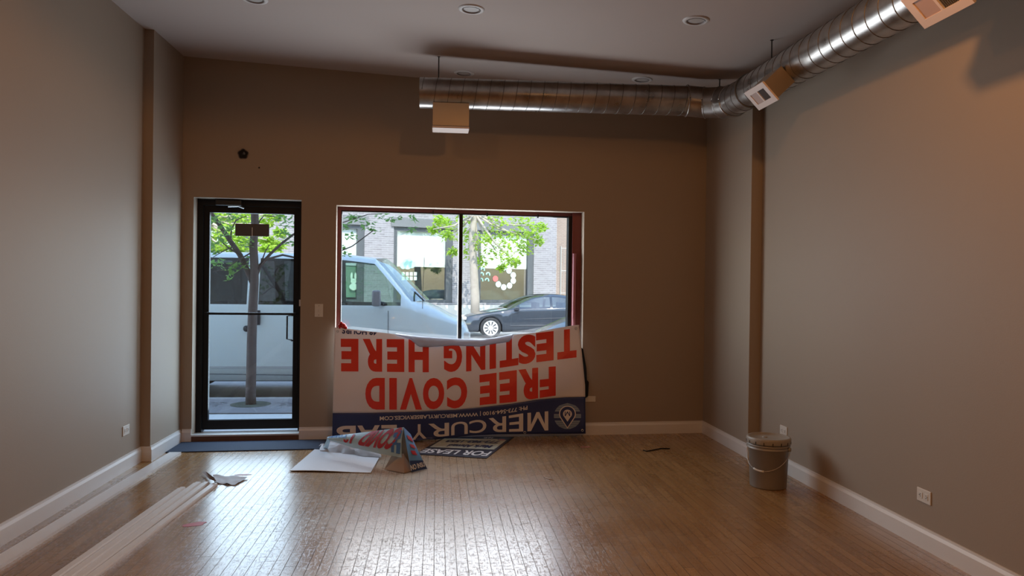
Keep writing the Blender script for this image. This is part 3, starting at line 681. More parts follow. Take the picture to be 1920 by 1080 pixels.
# crumpled plastic heap behind it
q0, q1, q2, q3 = hz(600, 850, 0.0), hz(600, 838, 0.0), hz(700, 846, 0), hz(715, 862, 0)
cc = q0.copy()
def H_(u, v):
    p = q0*(1-u)*(1-v)+q3*u*(1-v)+q2*u*v+q1*(1-u)*v
    h = math.sin(PI*min(1, v*1.05))**0.7*math.sin(PI*(0.12+0.88*u)*0.92)**0.8*0.065
    n = noise.noise(Vector((u*6, v*4, 2.2)))+0.5*noise.noise(Vector((u*14, v*9, 5)))
    return p-cc+V(0.02*n, 0.02*n, 0.016+max(0, h*(1+0.7*n)))
bm = BM(); sheet(bm, H_, 40, 20); o = link('crumpled_film', bm, mat('dirty_white_film', (0.60, 0.58, 0.60), 0.4, trans=0.2, noise_s=22, noise_a=0.15), None, True); o.location = cc; tag(o, 'crumpled white plastic film tucked under the folded sign', 'plastic film')

# ------------------------------------------------------------------ folded sign
m_cor = mat('pale_blue_board', (0.42, 0.60, 0.70), 0.3)
m_navy = mat('navy_print', (0.018, 0.04, 0.14), 0.4)
m_blue = mat('mid_blue_print', (0.06, 0.17, 0.42), 0.35)
m_redp = mat('red_print', (0.45, 0.02, 0.025), 0.4)
m_white = mat('white_print', (0.72, 0.72, 0.74), 0.5)
m_card = mat('brown_card_back', (0.34, 0.20, 0.10), 0.7, noise_s=6, noise_a=0.08)
TLp, TRp, BRp, BLp = hy(614, 819, 6.28), hy(757, 801, 5.92), hy(753, 858, 5.80), hy(619, 826, 6.22)
fs = empty('folded_sign', V(TRp.x, TRp.y-0.1, 0), 'bent pale blue sign with red lettering, standing like a tent on the floor', 'sign')
FL = fs.location.copy()
def fo(name, bm, m, par=fs, smooth=False): o = link(name, bm, m, fs, smooth); return o
mid_b = [hy(619, 826, 6.22), hy(660, 839, 6.10), hy(710, 850.5, 5.92), hy(753, 858, 5.80)]
nrmF = (TRp-TLp).cross(BRp-TLp).normalized()
if nrmF.y > 0: nrmF = -nrmF
def front(u, v):        # u left->right, v top->bottom
    tp = TLp*(1-u)+TRp*u; uu = u*3; i = min(2, int(uu)); f_ = uu-i; bt_ = mid_b[i]*(1-f_)+mid_b[i+1]*f_
    return tp*(1-v)+bt_*v + nrmF*(0.02*math.sin(PI*v)) - FL
bm = BM(); sheet(bm, front, 24, 8, 0.004); fo('front_panel', bm, m_cor, smooth=False)
def fr_off(u, v, d=0.005): return front(u, v)+nrmF*d
bm = BM(); text_on(bm, 'COVID', lambda x, y: fr_off(0.93-0.47*x-0.0*y+0.07*(1-y)-0.10*y+0.03, 0.0+0.80*y), 0.05, 6, 5); fo('red_lettering', bm, mat('dark_red_lettering', (0.42, 0.03, 0.045), 0.35))
bm = BM(); text_on(bm, '19', lambda x, y: fr_off(0.36-0.12*x-0.05*y+0.03, 0.05+0.72*y), 0.05, 2, 5); fo('red_numerals', bm, MATS['dark_red_lettering'])
bm = BM(); text_on(bm, 'FREE', lambda x, y: fr_off(0.27-0.24*x, 0.0+0.35*y), 0.04, 4, 2); fo('blue_lettering', bm, m_blue)
bm = BM()
for (u0, u1, v0, v1) in ((0.86, 0.90, 0.55, 0.88), (0.90, 0.94, 0.4, 0.62), (0.93, 0.985, 0.55, 0.9), (0.94, 0.985, 0.12, 0.42), (0.89, 0.94, 0.18, 0.36)):
    bm.faces.new([bm.verts.new(fr_off(a_, b_, 0.0055)) for a_, b_ in ((u0+0.012, v0), (u1+0.012, v0), (u1, v1), (u0, v1))])
fo('blue_pattern', bm, m_blue)
# end panel folded down to the right
E1, E2, E3, E4 = hy(757, 801, 5.92), hy(770, 814, 5.97), hz(801, 879, 0.004), hz(772, 885, 0.004)
def endp(u, v): # u left->right, v top->bottom
    tp = E1*(1-u)+E2*u; bt_ = E4*(1-u)+E3*u; k = 0.0
    p = tp*(1-v)+bt_*v; return p+V(0.0, -0.03*math.sin(PI*v), 0)-FL
bm = BM(); sheet(bm, endp, 4, 14, 0.004); fo('end_panel', bm, mat('sky_blue_board', (0.12, 0.30, 0.58), 0.3))
def eo(u, v, d=0.006): return endp(u, v)+V(0.2, -1, 0.3).normalized()*d
bm = BM(); sheet(bm, lambda u, v: eo(u, 0.74+0.26*v), 4, 6); fo('navy_band', bm, m_navy)
bm = BM(); text_on(bm, 'NO INSU', lambda x, y: eo(-0.02+0.98*x, 0.97-0.13*y-0.05*x, 0.009), 0.03, 4, 2); fo('white_lettering', bm, m_white)
bm = BM()
for v0, v1, u0, u1 in ((0.14, 0.24, 0.2, 0.9), (0.34, 0.42, 0.3, 0.85), (0.50, 0.60, 0.25, 0.75)):
    bm.faces.new([bm.verts.new(eo(a_, b_, 0.007)) for a_, b_ in ((u0, v0), (u1-0.1, v0-0.02), (u1, v1), (u0+0.1, v1-0.01))])
fo('red_marks', bm, m_redp)
# brown inside: the flap on the floor
I = [hy(733, 856, 5.93), hz(720.5, 880, 0.004), hz(758, 887, 0.004), hz(775, 882, 0.004), hy(757, 850, 5.86)]
bm = BM(); bm.faces.new([bm.verts.new(q-FL) for q in I]); bmesh.ops.solidify(bm, geom=list(bm.faces), thickness=0.004); fo('brown_flap', bm, m_card)
bm = BM(); bm.faces.new([bm.verts.new(q-FL) for q in (hy(756, 803, 5.96), hy(733, 857, 5.97), hz(772, 884, 0.006), hz(790, 878, 0.006))]); fo('brown_back', bm, m_card)
bm = BM(); bm.faces.new([bm.verts.new(q-FL) for q in (TLp, hy(612, 826, 6.30), hz(603, 844, 0.004), hz(613, 846, 0.004), hy(619, 828, 6.2))]); fo('side_flap', bm, m_cor)

# ------------------------------------------------------------------ lease sign lying on the floor
Ls = [hz(779, 851, 0.006), hz(912, 859, 0.006), hz(964, 819, 0.006), hz(835, 818, 0.006)]   # near-left, near-right, far-right, far-left
ls = empty('lease_sign', V(Ls[0].x, Ls[0].y, 0), 'navy for-lease sign lying face up on the floor under the banner', 'sign')
LL = ls.location.copy()
def lsf(u, v, d=0.0): return Ls[0]*(1-u)*(1-v)+Ls[1]*u*(1-v)+Ls[2]*u*v+Ls[3]*(1-u)*v+V(0, 0, d)-LL
bm = BM(); prism(bm, [(lsf(a_, b_).x, lsf(a_, b_).y) for a_, b_ in ((0, 0), (1, 0), (1, 1), (0, 1))], 0.001, 0.006); link('board', bm, mat('sign_navy', (0.02, 0.028, 0.05), 0.45), ls)
bm = BM(); bm.faces.new([bm.verts.new(lsf(a_, b_, 0.0012)) for a_, b_ in ((0.04, 0.36), (0.955, 0.36), (0.955, 0.86), (0.04, 0.86))]); link('pale_panel', bm, mat('pale_green_panel', (0.50, 0.55, 0.47), 0.5), ls)
bm = BM(); text_on(bm, 'FOR LEASE', lambda x, y: lsf(0.97-0.95*x, 0.27-0.20*y+0.0, 0.002), 0.025, 1, 1); link('white_lettering', bm, m_white, ls)
bm = BM()
text_on(bm, 'Mark Ahmad', lambda x, y: lsf(0.87-0.62*x, 0.55-0.14*y, 0.0024), 0.045); link('dark_lettering', bm, m_navy, ls); bm = BM()
text_on(bm, '773-983-1553', lambda x, y: lsf(0.89-0.76*x, 0.78-0.14*y, 0.0024), 0.045); link('dark_lettering', bm, m_navy, ls)
bm = BM(); bm.faces.new([bm.verts.new(lsf(a_, b_, 0.002)) for a_, b_ in ((0.82, 0.82), (0.97, 0.82), (0.97, 0.965), (0.82, 0.965))]); link('blue_corner_panel', bm, mat('slate_blue_print', (0.06, 0.10, 0.17), 0.5), ls)
bm = BM(); disc(bm, lsf(0.885, 0.83, 0.0028), (0, 0, 1), 0.03, 16); link('round_emblem', bm, mat('pink_emblem', (0.4, 0.2, 0.22), 0.5), ls)
bm = BM(); text_on(bm, 'N.E.', lambda x, y: lsf(0.72-0.14*x, 0.95-0.06*y, 0.0024), 0.03); link('small_lettering', bm, m_white, ls)

# ================================================================== BANNER
def crv(pts):
    xs = [p[0] for p in pts]; ys = [p[1] for p in pts]; return lambda x: float(np.interp(x, xs, ys))
C_top = crv([(625, 614), (640, 615), (680, 620), (720, 624), (760, 629), (800, 633), (850, 636), (900, 638), (930, 634), (960, 628), (1000, 624), (1040, 616), (1075, 610), (1087, 609), (1100, 612)])
C_Tt = crv([(620, 635), (760, 636), (800, 637), (860, 640), (930, 639), (975, 630), (1010, 624), (1060, 618), (1090, 614)])
C_Tb = crv([(620, 696), (800, 698), (870, 697), (920, 692), (950, 688), (1000, 680), (1040, 675), (1082, 670), (1100, 668)])
C_Ft = crv([(620, 708), (790, 709), (850, 708), (900, 703), (960, 695), (1000, 690), (1040, 687), (1100, 684)])
C_Fb = crv([(620, 769), (700, 768), (800, 768), (870, 765), (905, 759), (960, 754), (1000, 748), (1040, 742), (1100, 738)])
C_nv = crv([(620, 774.5), (700, 774), (780, 772), (860, 768), (900, 764), (960, 757), (1010, 749), (1060, 745), (1100, 744)])
C_Ub = crv([(700, 779), (850, 774), (900, 771), (950, 765), (990, 758), (1000, 757)])
C_Ue = crv([(700, 789), (850, 783), (900, 780), (950, 775), (990, 768), (1000, 767)])
C_Mb = crv([(620, 799), (744, 796.5), (800, 795), (850, 792), (890, 788), (920, 784), (950, 780), (980, 775), (1028, 771), (1100, 768)])
C_Me = crv([(620, 829), (744, 829), (800, 822), (850, 816), (890, 812), (940, 810), (980, 809), (1028, 807), (1100, 806)])
C_bot = crv([(620, 834), (744, 832), (800, 826), (850, 820), (890, 816), (940, 814), (1000, 813.5), (1098, 813)])
ban_o = hwp(860, 800, -0.1); ban_o.z = 0
ban = empty('banner', ban_o, 'large white, red and navy banner hanging upside down below the window', 'banner')
def bpt(x, y, d=0.0):
    v = min(1, max(0, (y-612)/200))
    w = 0.018*noise.noise(Vector((x*0.012, y*0.011, 1.3)))+0.011*noise.noise(Vector((x*0.035+y*0.02, y*0.02, 4.1)))
    rt = max(0, (x-860)/240)
    w += 0.034*rt*math.sin((x*0.02+y*0.045))*(1-abs(v-0.45))
    sag = math.exp(-((x-850)/70)**2)*0.03*(1-v)
    t = -((0.035+0.12*v if v < 0.58 else 0.1046+0.03*(v-0.58))+w*(0.4+v*(1-v)*2.5)+sag) - d
    t = min(t, -0.022-d)
    p = hwp(x, y, t)
    if p.z < 0.006+d:
        q = hz(x, y, 0.006+d)
        n = 0.02*max(0, noise.noise(Vector((x*0.03, y*0.2, 9)))+0.3)
        p = q+V(0, 0, n)
    return p - ban_o
XA, XB = 624.5, 1098
def edgeL(y): return 627-(y-612)/200*4
def edgeR(y): return 1086+min(1, max(0, (y-612)/110))*10+(y-612)/200*2
def xmap(u, y): return edgeL(y)+(edgeR(y)-edgeL(y))*u
m_ban = mat('banner_vinyl_white', (0.84, 0.78, 0.78), 0.42, trans=0.12, noise_s=2.0, noise_a=0.05)
m_bnavy = mat('banner_vinyl_navy', (0.02, 0.035, 0.14), 0.42)
bm = BM()
def ban_w(u, v):
    x = 627+u*460; yt, yb = C_top(x), C_nv(x); y = yt+(yb-yt)*v; xx = xmap(u, y); return bpt(xx, C_top(xx)+(C_nv(xx)-C_top(xx))*v)
sheet(bm, ban_w, 120, 40, 0.0015); link('white_field', bm, m_ban, ban, True)
bm = BM()
def ban_n(u, v):
    x = 624+u*474; y = C_nv(x)+(C_bot(x)-C_nv(x))*v; xx = xmap(u, y); return bpt(xx, C_nv(xx)+(C_bot(xx)-C_nv(xx))*v)
sheet(bm, ban_n, 120, 16, 0.0015); link('navy_field', bm, m_bnavy, ban, True)
m_rl = mat('banner_red_ink', (0.78, 0.045, 0.025), 0.42); m_wl = mat('banner_white_ink', (0.75, 0.70, 0.68), 0.45)
def blet(name, s, x0, x1, cb, ct, m, bold, nu, nv, d=0.0045, clip=None):
    bm = BM()
    def fn(gx, gy):
        x = x1-gx*(x1-x0); y = cb(x)+(ct(x)-cb(x))*gy; return bpt(x, y, d)
    text_on(bm, s, fn, bold, nu, nv, clip); return link(name, bm, m, ban, False)
def open_m(bm, fn, w=0.17):               # an M with open counters, drawn from four strokes
    poly_on(bm, ((0, 0), (w, 0), (w, 1), (0, 1)), fn, 5); poly_on(bm, ((1-w, 0), (1, 0), (1, 1), (1-w, 1)), fn, 5)
    poly_on(bm, ((w, 1), (w, 0.66), (0.5-w*0.4, 0.0), (0.5, 0.0), (0.5, 0.3)), fn, 4); poly_on(bm, ((1-w, 1), (1-w, 0.66), (0.5+w*0.4, 0.0), (0.5, 0.0), (0.5, 0.3)), fn, 4)
def word(name, letters, cb, ct, m, bold):
    bm = BM()
    for s, x0, x1 in letters:
        def fn(gx, gy, x0=x0, x1=x1):
            x = x1-gx*(x1-x0); y = cb(x)+(ct(x)-cb(x))*gy; return bpt(x, y, 0.0045)
        if s == 'M': open_m(bm, fn)
        else: text_on(bm, s, fn, bold, 4, 6)
    return link(name, bm, m, ban)
word('red_word_here', [('E', 639, 672), ('R', 680, 716.5), ('E', 725, 758), ('H', 766, 804)], C_Tt, C_Tb, m_rl, 0.055)
word('red_word_testing', [('G', 832, 866.5), ('N', 874, 910), ('I', 918, 930), ('T', 937, 972), ('S', 971, 1004), ('E', 1005, 1038), ('T', 1045, 1081)], C_Tt, C_Tb, m_rl, 0.055)
word('red_word_covid', [('D', 685, 721.5), ('I', 730, 744), ('V', 750, 791), ('O', 793, 833), ('C', 838, 876)], C_Ft, C_Fb, m_rl, 0.055)
word('red_word_free', [('E', 899, 931), ('E', 936, 969), ('R', 972, 1009), ('F', 1012, 1042)], C_Ft, C_Fb, m_rl, 0.055)
blet('web_address_line', 'PH: 773-564-9100 | WWW.MERCURYLABSERVICES.COM', 712, 989, C_Ub, C_Ue, m_wl, 0.022, 20, 1)
word('white_word_mercury', [('Y', 772, 800), ('R', 803, 842), ('U', 846, 877), ('C', 880, 912), ('R', 916, 949), ('E', 954, 981), ('M', 989, 1028)], C_Mb, C_Me, m_wl, 0.012)
word('white_word_lab', [('B', 631, 667), ('A', 670, 712), ('L', 715, 744)], C_Mb, C_Me, m_wl, 0.03)
C_h1 = crv([(630, 612), (710, 619.5)]); C_h2 = crv([(630, 625), (710, 629)])
blet('navy_word_hours', '48 HOURS', 641, 707, C_h1, C_h2, m_bnavy, 0.035, 5, 2, clip=0.45)
# round emblem with a map pin
cx_, cy_, rx_, ry_ = 1064, 780.3, 25.5, 24.5
def em(a, b, d): return bpt(cx_+a*rx_, cy_+b*ry_, d)
def band(bm, a0, b0, a1, b1, d, n=1): 
    bm.faces.new([bm.verts.new(em(a, b, d)) for a, b in ((a0, b0), (a1, b0), (a1, b1), (a0, b1))])
bm = BM()
for r0 in range(12):
    y0 = -1+r0/6; y1 = y0+1/6-0.02
    w0 = math.sqrt(max(0, 1-y0*y0)); w1 = math.sqrt(max(0, 1-y1*y1))
    if r0 in (4, 7): continue
    poly_on(bm, ((-w0-1e-3, y0), (w0+1e-3, y0), (w1+1e-3, y1), (-w1-1e-3, y1)), lambda a, b: em(a, b, 0.0045), 6)
link('emblem_stripes', bm, mat('emblem_blue_grey', (0.24, 0.31, 0.42), 0.45), ban)
def pin(bm, k, d):
    pts = []
    for i in range(25):
        t = math.radians(35-250*i/24)
        pts.append((0.62*k*math.cos(t), -0.18+0.62*k*math.sin(t)))
    pts.append((0, 0.06+0.90*k))
    poly_on(bm, pts, lambda a, b: em(a, b, d))
bm = BM(); pin(bm, 1.0, 0.006); link('emblem_pin_outline', bm, m_wl, ban)
bm = BM(); pin(bm, 0.88, 0.007); link('emblem_pin', bm, m_bnavy, ban)
bm = BM(); poly_on(bm, [(0.33*math.cos(t), -0.17+0.33*math.sin(t)) for t in [i*2*PI/24 for i in range(24)]], lambda a, b: em(a, b, 0.008)); poly_on(bm, ((-0.27, 0.0), (0.27, 0.0), (0, 0.42)), lambda a, b: em(a, b, 0.0082), 4); link('emblem_disc', bm, m_wl, ban)
bm = BM(); open_m(bm, lambda x, y: em(0.20-0.40*x, -0.36+0.36*y, 0.0095), 0.14); link('emblem_letter', bm, m_bnavy, ban)
# fold at the top where it sags over itself
C_f2 = crv([(742, 628), (770, 637), (785, 650), (800, 651), (850, 648), (900, 650), (925, 645), (955, 641), (962, 630)])
bm = BM()
def flap(u, v):
    x = 742+u*220; y0 = C_top(x)-1.5; y1 = C_f2(x); return bpt(x, y0+(y1-y0)*v, 0.012+0.022*math.sin(PI*min(1, v*0.9))+0.006*noise.noise(Vector((x*0.08, v*3, 0))))
sheet(bm, flap, 60, 8, 0.001); link('folded_top_edge', bm, mat('banner_back_vinyl', (0.60, 0.64, 0.72), 0.35, trans=0.35), ban, True)
for px, py in ((633, 621), (1080, 616), (1092, 807), (984, 811)):
    bm = BM(); c = bpt(px, py, 0.006); tube(bm, [c+(wa*math.cos(t)+V(0, 0, 1)*math.sin(t))*0.010 for t in [i*2*PI/14 for i in range(15)]], 0.003, 6)
    link('eyelet', bm, m_alu, ban)

# black folded sheet behind the right edge of the banner
bm = BM(); bq = [hwp(x, y, -0.02) for x, y in ((1080, 640), (1093, 655), (1099, 690), (1100, 712), (1103.5, 716), (1102, 743), (1096, 746), (1080, 746))]
c = bq[0].copy(); c.z = 0
vsA = [bm.verts.new(q-c) for q in bq]; bm.faces.new(vsA); bmesh.ops.recalc_face_normals(bm, faces=bm.faces); bmesh.ops.solidify(bm, geom=list(bm.faces), thickness=0.012)
o = link('black_panel', bm, m_black); o.location = c; tag(o, 'black folded panel peeking out behind the right edge of the banner', 'panel')
# red plastic knot in the lower left corner of the window
bm = BM(); c = hwp(641, 612, -0.02)
for k, (px, py, r) in enumerate(((637, 612, 0.020), (644, 611, 0.028), (649, 615, 0.014), (640, 606, 0.016))):
    q = hwp(px, py, -0.03); mt = Matrix.Translation(q-c) @ Matrix.Rotation(k*1.3, 4, 'X') @ Matrix.Rotation(k*0.7, 4, 'Z')
    lathe(bm, [(0, -r), (r*0.6, -r*0.8), (r, -r*0.1), (r*0.75, r*0.3), (r*0.9, r*0.5), (r*0.3, r*0.95), (0, r*0.8)], 10, mt)
for v in bm.verts: v.co += V(1, 1, 1)*0.006*noise.noise(v.co*60)
o = link('red_tape_ball', bm, mat('red_plastic_tape', (0.5, 0.02, 0.02), 0.2), None, True); o.location = c; tag(o, 'crumpled shiny red tape in the lower left corner of the window', 'tape')


# ================================================================== OUTDOORS
m_walk = mat('pale_concrete', (0.74, 0.74, 0.72), 0.85, noise_s=3, noise_a=0.08)
m_asph = mat('asphalt', (0.30, 0.30, 0.30), 0.9, noise_s=6, noise_a=0.12)
m_curb = mat('curb_concrete', (0.42, 0.41, 0.40), 0.85, noise_s=5, noise_a=0.1)
CY = 10.50                                             # kerb line
bm = BM(); P_ = [WP(-14, TW+0.001, 0), WP(20, TW+0.001, 0)]
prism(bm, [(-14, P_[0].y), (20, P_[1].y), (20, CY-0.15), (-14, CY-0.15)], -0.35, -0.15); link('sidewalk', bm, m_walk, kind='structure')
bm = BM(); box(bm, -14, 20, CY-0.15, CY, -0.35, -0.148); link('kerb', bm, m_curb, kind='structure')
bm = BM(); box(bm, -30, 40, CY, 60, -0.5, -0.30); link('road', bm, m_asph, kind='structure')
# pavers between sidewalk and kerb
def paver_mat():
    m = bpy.data.materials.new('sidewalk_pavers'); m.use_nodes = True; nt = m.node_tree; b = nt.nodes['Principled BSDF']; L = nt.links.new
    tc = N(nt, 'ShaderNodeTexCoord'); br = N(nt, 'ShaderNodeTexBrick'); L(tc.outputs['Object'], br.inputs[0]); br.inputs['Scale'].default_value = 5
    br.inputs['Color1'].default_value = (0.34, 0.33, 0.35, 1); br.inputs['Color2'].default_value = (0.28, 0.26, 0.27, 1); br.inputs['Mortar'].default_value = (0.42, 0.41, 0.40, 1); br.inputs['Mortar Size'].default_value = 0.02
    L(br.outputs[0], b.inputs['Base Color']); b.inputs['Roughness'].default_value = 0.85; return m
yA = hz(470, 773.5, -0.145).y
bm = BM(); box(bm, -14, 20, yA, CY-0.15, -0.15, -0.142); link('paver_strip', bm, paver_mat(), kind='structure')

TB = hz(470, 759, -0.14)
# tree grate
tg = empty('tree_grate', V(TB.x, TB.y, -0.142), 'cast grate of slotted rings around the foot of the near tree', 'tree grate')
m_iron = mat('grate_iron', (0.30, 0.29, 0.30), 0.6, 0.3)
bm = BM(); box(bm, -0.95, 0.95, -0.62, 0.42, 0.0, 0.008); link('plate', bm, m_iron, tg)
bm = BM()
for R_ in (0.42, 0.52, 0.62, 0.72, 0.82):
    nsl = int(R_*60)
    for k in range(nsl):
        t = k*2*PI/nsl; x, y = R_*math.cos(t), R_*math.sin(t)*0.62-0.06
        if abs(y) > 0.16 or abs(x) < 0.3: continue
        a = V(math.cos(t), math.sin(t)*0.62, 0).normalized(); b = V(-a.y, a.x, 0)
        bm.faces.new([bm.verts.new(V(x, y, 0.0095)+a*i_*0.033+b*j_*0.008) for i_, j_ in ((-1, -1), (1, -1), (1, 1), (-1, 1))])
link('slots', bm, m_slot, tg)
bm = BM()
for k in range(8):
    t = k*PI/4+0.35; a = V(math.cos(t), math.sin(t), 0); b = V(-a.y, a.x, 0)
    bm.faces.new([bm.verts.new(V(a.x*r_, max(-0.6, min(0.4, a.y*r_)), 0.0095)+b*j_*0.012) for r_, j_ in ((0.3, -1), (0.62, -1), (0.62, 1), (0.3, 1))])
link('ribs', bm, mat('worn_iron', (0.36, 0.35, 0.36), 0.6, 0.2), tg)
bm = BM(); disc(bm, V(0, 0, 0.011), (0, 0, 1), 0.25, 24); so_ = link('soil', bm, mat('mossy_soil', (0.10, 0.11, 0.08), 0.95, noise_s=30, noise_a=0.5), tg)

m_bark = mat('young_bark', (0.125, 0.095, 0.085), 0.9, noise_s=9, noise_a=0.35, bump=0.6, bump_s=30)
m_leaf = mat('lit_leaves', (0.42, 0.62, 0.07), 0.5, trans=0.5, noise_s=1.5, noise_a=0.3)  # yellower, brighter green has the sunlight on the far trees in its colour
m_leafd = mat('shaded_leaves', (0.25, 0.45, 0.12), 0.5, trans=0.5, noise_s=3, noise_a=0.3)  # darker green has the shade on the near tree in its colour
def leaves(bm, c, rad, n, size, rnd, flat=0.7):
    for _ in range(n):
        while True:
            d = Vector((rnd.uniform(-1, 1), rnd.uniform(-1, 1), rnd.uniform(-1, 1)))
            if d.length < 1: break
        p = c+Vector((d.x*rad, d.y*rad, d.z*rad*flat)); s = size*rnd.uniform(0.6, 1.3)
        a = Vector((rnd.uniform(-1, 1), rnd.uniform(-1, 1), rnd.uniform(-0.7, 0.3))).normalized(); b = a.cross(Vector((rnd.uniform(-.5, .5), rnd.uniform(-.5, .5), 1))).normalized(); nn = a.cross(b)*0.12*s
        v = [bm.verts.new(q) for q in (p, p+a*s*0.4+b*s*0.3+nn, p+a*s, p+a*s*0.4-b*s*0.3+nn)]
        bm.faces.new(v)
rnd = random.Random(5)
def branch(bm, pts, r0, r1, seg=8):
    n = len(pts); tube(bm, pts, [r0+(r1-r0)*i/(n-1) for i in range(n)], seg)
# near tree on the sidewalk
tr_ = empty('street_tree', V(TB.x, TB.y, -0.13), 'slim young tree on the sidewalk just outside the glass door', 'tree')
T0 = tr_.location.copy(); TYn = TB.y
def tp(px, py, dy=0.0): return hy(px, py, TYn+dy)-T0
bm = BM()
branch(bm, [V(0, 0, 0), tp(470, 740), tp(471, 700), tp(472, 640), tp(474, 580), tp(477, 530), tp(477, 500), tp(475, 460), tp(478, 420), tp(477, 380), tp(480, 260), tp(476, 120)], 0.066, 0.042, 14)
lump = [v for v in bm.verts]
for v in lump: v.co += v.co.normalized()*0.006*noise.noise(v.co*7)
link('trunk', bm, m_bark, tr_, True)
nb = [([(474, 530), (466, 512), (450, 478), (432, 452), (412, 422), (395, 398), (375, 370), (350, 330)], 0.042, 0.02, 0.1), ([(480, 520), (488, 497), (508, 475), (530, 455), (548, 441), (575, 425), (610, 400)], 0.024, 0.01, 0.2),
      ([(484, 505), (500, 486), (530, 478), (553, 483), (580, 486), (620, 478), (660, 462), (700, 432)], 0.016, 0.006, -0.2), ([(432, 452), (434, 430), (443, 412), (462, 405)], 0.012, 0.005, 0.0),
      ([(450, 478), (430, 466), (417, 455), (412, 440)], 0.011, 0.004, 0), ([(478, 440), (486, 415), (495, 404), (515, 406)], 0.012, 0.005, 0.1), ([(490, 492), (498, 470), (506, 458)], 0.01, 0.004, 0.1),
      ([(440, 462), (420, 470), (400, 482)], 0.009, 0.004, -0.1), ([(477, 470), (440, 492), (420, 505), (400, 510)], 0.01, 0.004, -0.3), ([(575, 425), (640, 418), (690, 402), (720, 400)], 0.008, 0.004, 0.1)]
for pts, r0, r1, dy in nb:
    bm = BM(); n = len(pts); branch(bm, [tp(x, y, dy*i/(n-1)) for i, (x, y) in enumerate(pts)], r0, r1); link('branch', bm, m_bark, tr_, True)
bm = BM()
for px, py, r, n in ((655, 405, .07, 10), (668, 408, .08, 14), (690, 420, .09, 16), (718, 405, .08, 12), (730, 412, .05, 8), (646, 425, .07, 10), (660, 440, .07, 9), (706, 432, .06, 8), (745, 405, .05, 7), (645, 465, .05, 7), (648, 478, .05, 6), (775, 405, .07, 10), (777, 428, .06, 8), (640, 470, .07, 8), (620, 440, .2, 30),
                     (400, 410, .12, 24), (425, 430, .12, 22), (402, 450, .12, 20), (440, 400, .12, 20), (460, 455, .1, 14), (405, 492, .10, 16), (422, 500, .08, 14), (440, 505, .08, 14), (478, 500, .08, 12), (472, 482, .08, 10), (545, 410, .12, 22), (530, 430, .12, 20), (548, 452, .1, 16), (520, 405, .1, 14), (430, 520, .06, 8), (452, 495, .07, 10), (400, 470, .08, 12)):
    leaves(bm, tp(px, py, rnd.uniform(-.25, .25)), r, n, 0.085, rnd)
for _ in range(60):
    c = V(rnd.gauss(0, 0.9), rnd.gauss(0, 0.6), rnd.uniform(3.0, 4.8)); leaves(bm, c, 0.3, 26, 0.09, rnd)
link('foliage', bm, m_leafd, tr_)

# trees across the street
def far_tree(px, py_base, Y, trunk_px, blobs, label, seed, size=0.16, nleaf=90, z0=-0.15):
    rr = random.Random(seed); B_ = hy(px, py_base, Y); B_.z = z0; e = empty('street_tree', B_, label, 'tree')
    bm = BM(); branch(bm, [V(0, 0, 0)]+[hy(x, y, Y)-B_ for x, y in trunk_px], 0.17, 0.10, 10); link('trunk', bm, mat('pale_bark', (0.42, 0.36, 0.30), 0.9, noise_s=5, noise_a=0.3), e, True)
    top = hy(*trunk_px[-2], Y)-B_
    for x, y, r in blobs[::2]:
        bm = BM(); c = hy(x, y, Y+rr.uniform(-.8, .8))-B_; branch(bm, [top, (top+c)/2+V(0, 0, -0.15), c], 0.05, 0.015, 6); link('branch', bm, MATS['pale_bark'], e, True)
    bm = BM()
    for x, y, r in blobs: leaves(bm, hy(x, y, Y+rr.uniform(-.9, .9))-B_, r*Y/1400, nleaf, size, rr, 0.8)
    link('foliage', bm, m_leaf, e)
bl_ = [(870, 440, 22), (850, 470, 10), (885, 470, 18), (905, 450, 22), (925, 435, 24), (950, 450, 24), (975, 440, 24), (1000, 430, 20), (930, 470, 22), (955, 482, 18), (900, 488, 16), (985, 465, 18), (870, 410, 24), (900, 400, 26), (940, 405, 26), (980, 410, 24), (1010, 450, 14), (835, 420, 16), (838, 440, 12), (825, 410, 12), (812, 430, 8), (960, 380, 40), (900, 370, 40), (860, 380, 30), (965, 492, 12), (940, 500, 9), (1015, 425, 12)]
far_tree(891, 583, 25.9, [(891, 560), (889, 520), (887, 480), (885, 440), (890, 400), (892, 330)], bl_, 'leafy green tree across the street between two brick-framed windows', 11)
bl2 = [(400, 410, 26), (425, 405, 28), (455, 400, 26), (400, 445, 24), (430, 440, 26), (460, 450, 22), (420, 465, 16), (450, 470, 14), (500, 450, 14), (520, 460, 14), (500, 466, 12), (380, 430, 40), (360, 400, 50), (480, 390, 26), (515, 400, 18), (525, 435, 9), (495, 420, 14), (395, 468, 12)]
far_tree(330, 590, 22.5, [(332, 560), (338, 500), (345, 450), (360, 400), (365, 330)], bl2, 'lime green tree across the street, seen over the van through the door', 12, nleaf=170)

# ------------------------------------------------------------------ building opposite
FA = math.radians(19.5)
fc = hy(870, 540, 29.0); fa = V(math.cos(FA), math.sin(FA), 0); fn_ = V(-math.sin(FA), math.cos(FA), 0)
def hf(px, py, t=0.0):
    p = Vector(hit(px, py, fc+fn_*t, fn_)); return (p-fc).dot(fa), p.z
Gz = -0.15
bd = empty('brick_building', V(fc.x, fc.y, Gz), 'grey brick building across the street with large shaded shop windows', 'building', rz=FA)
def FB(name, bm, m, par=None): return link(name, bm, m, par or bd)
m_brick = brick_material('grey_brick', (0.30, 0.28, 0.285), (0.235, 0.215, 0.22), (0.42, 0.40, 0.40))
s_end = hf(1043, 500)[0]
zh = hf(870, 428)[1]-Gz; zs_ = hf(870, 568)[1]-Gz
ops = []
for x0, x1 in ((560, 683), (738, 849), (896, 1001)):
    ops.append((hf(x0, 500)[0], hf(x1, 500)[0]))
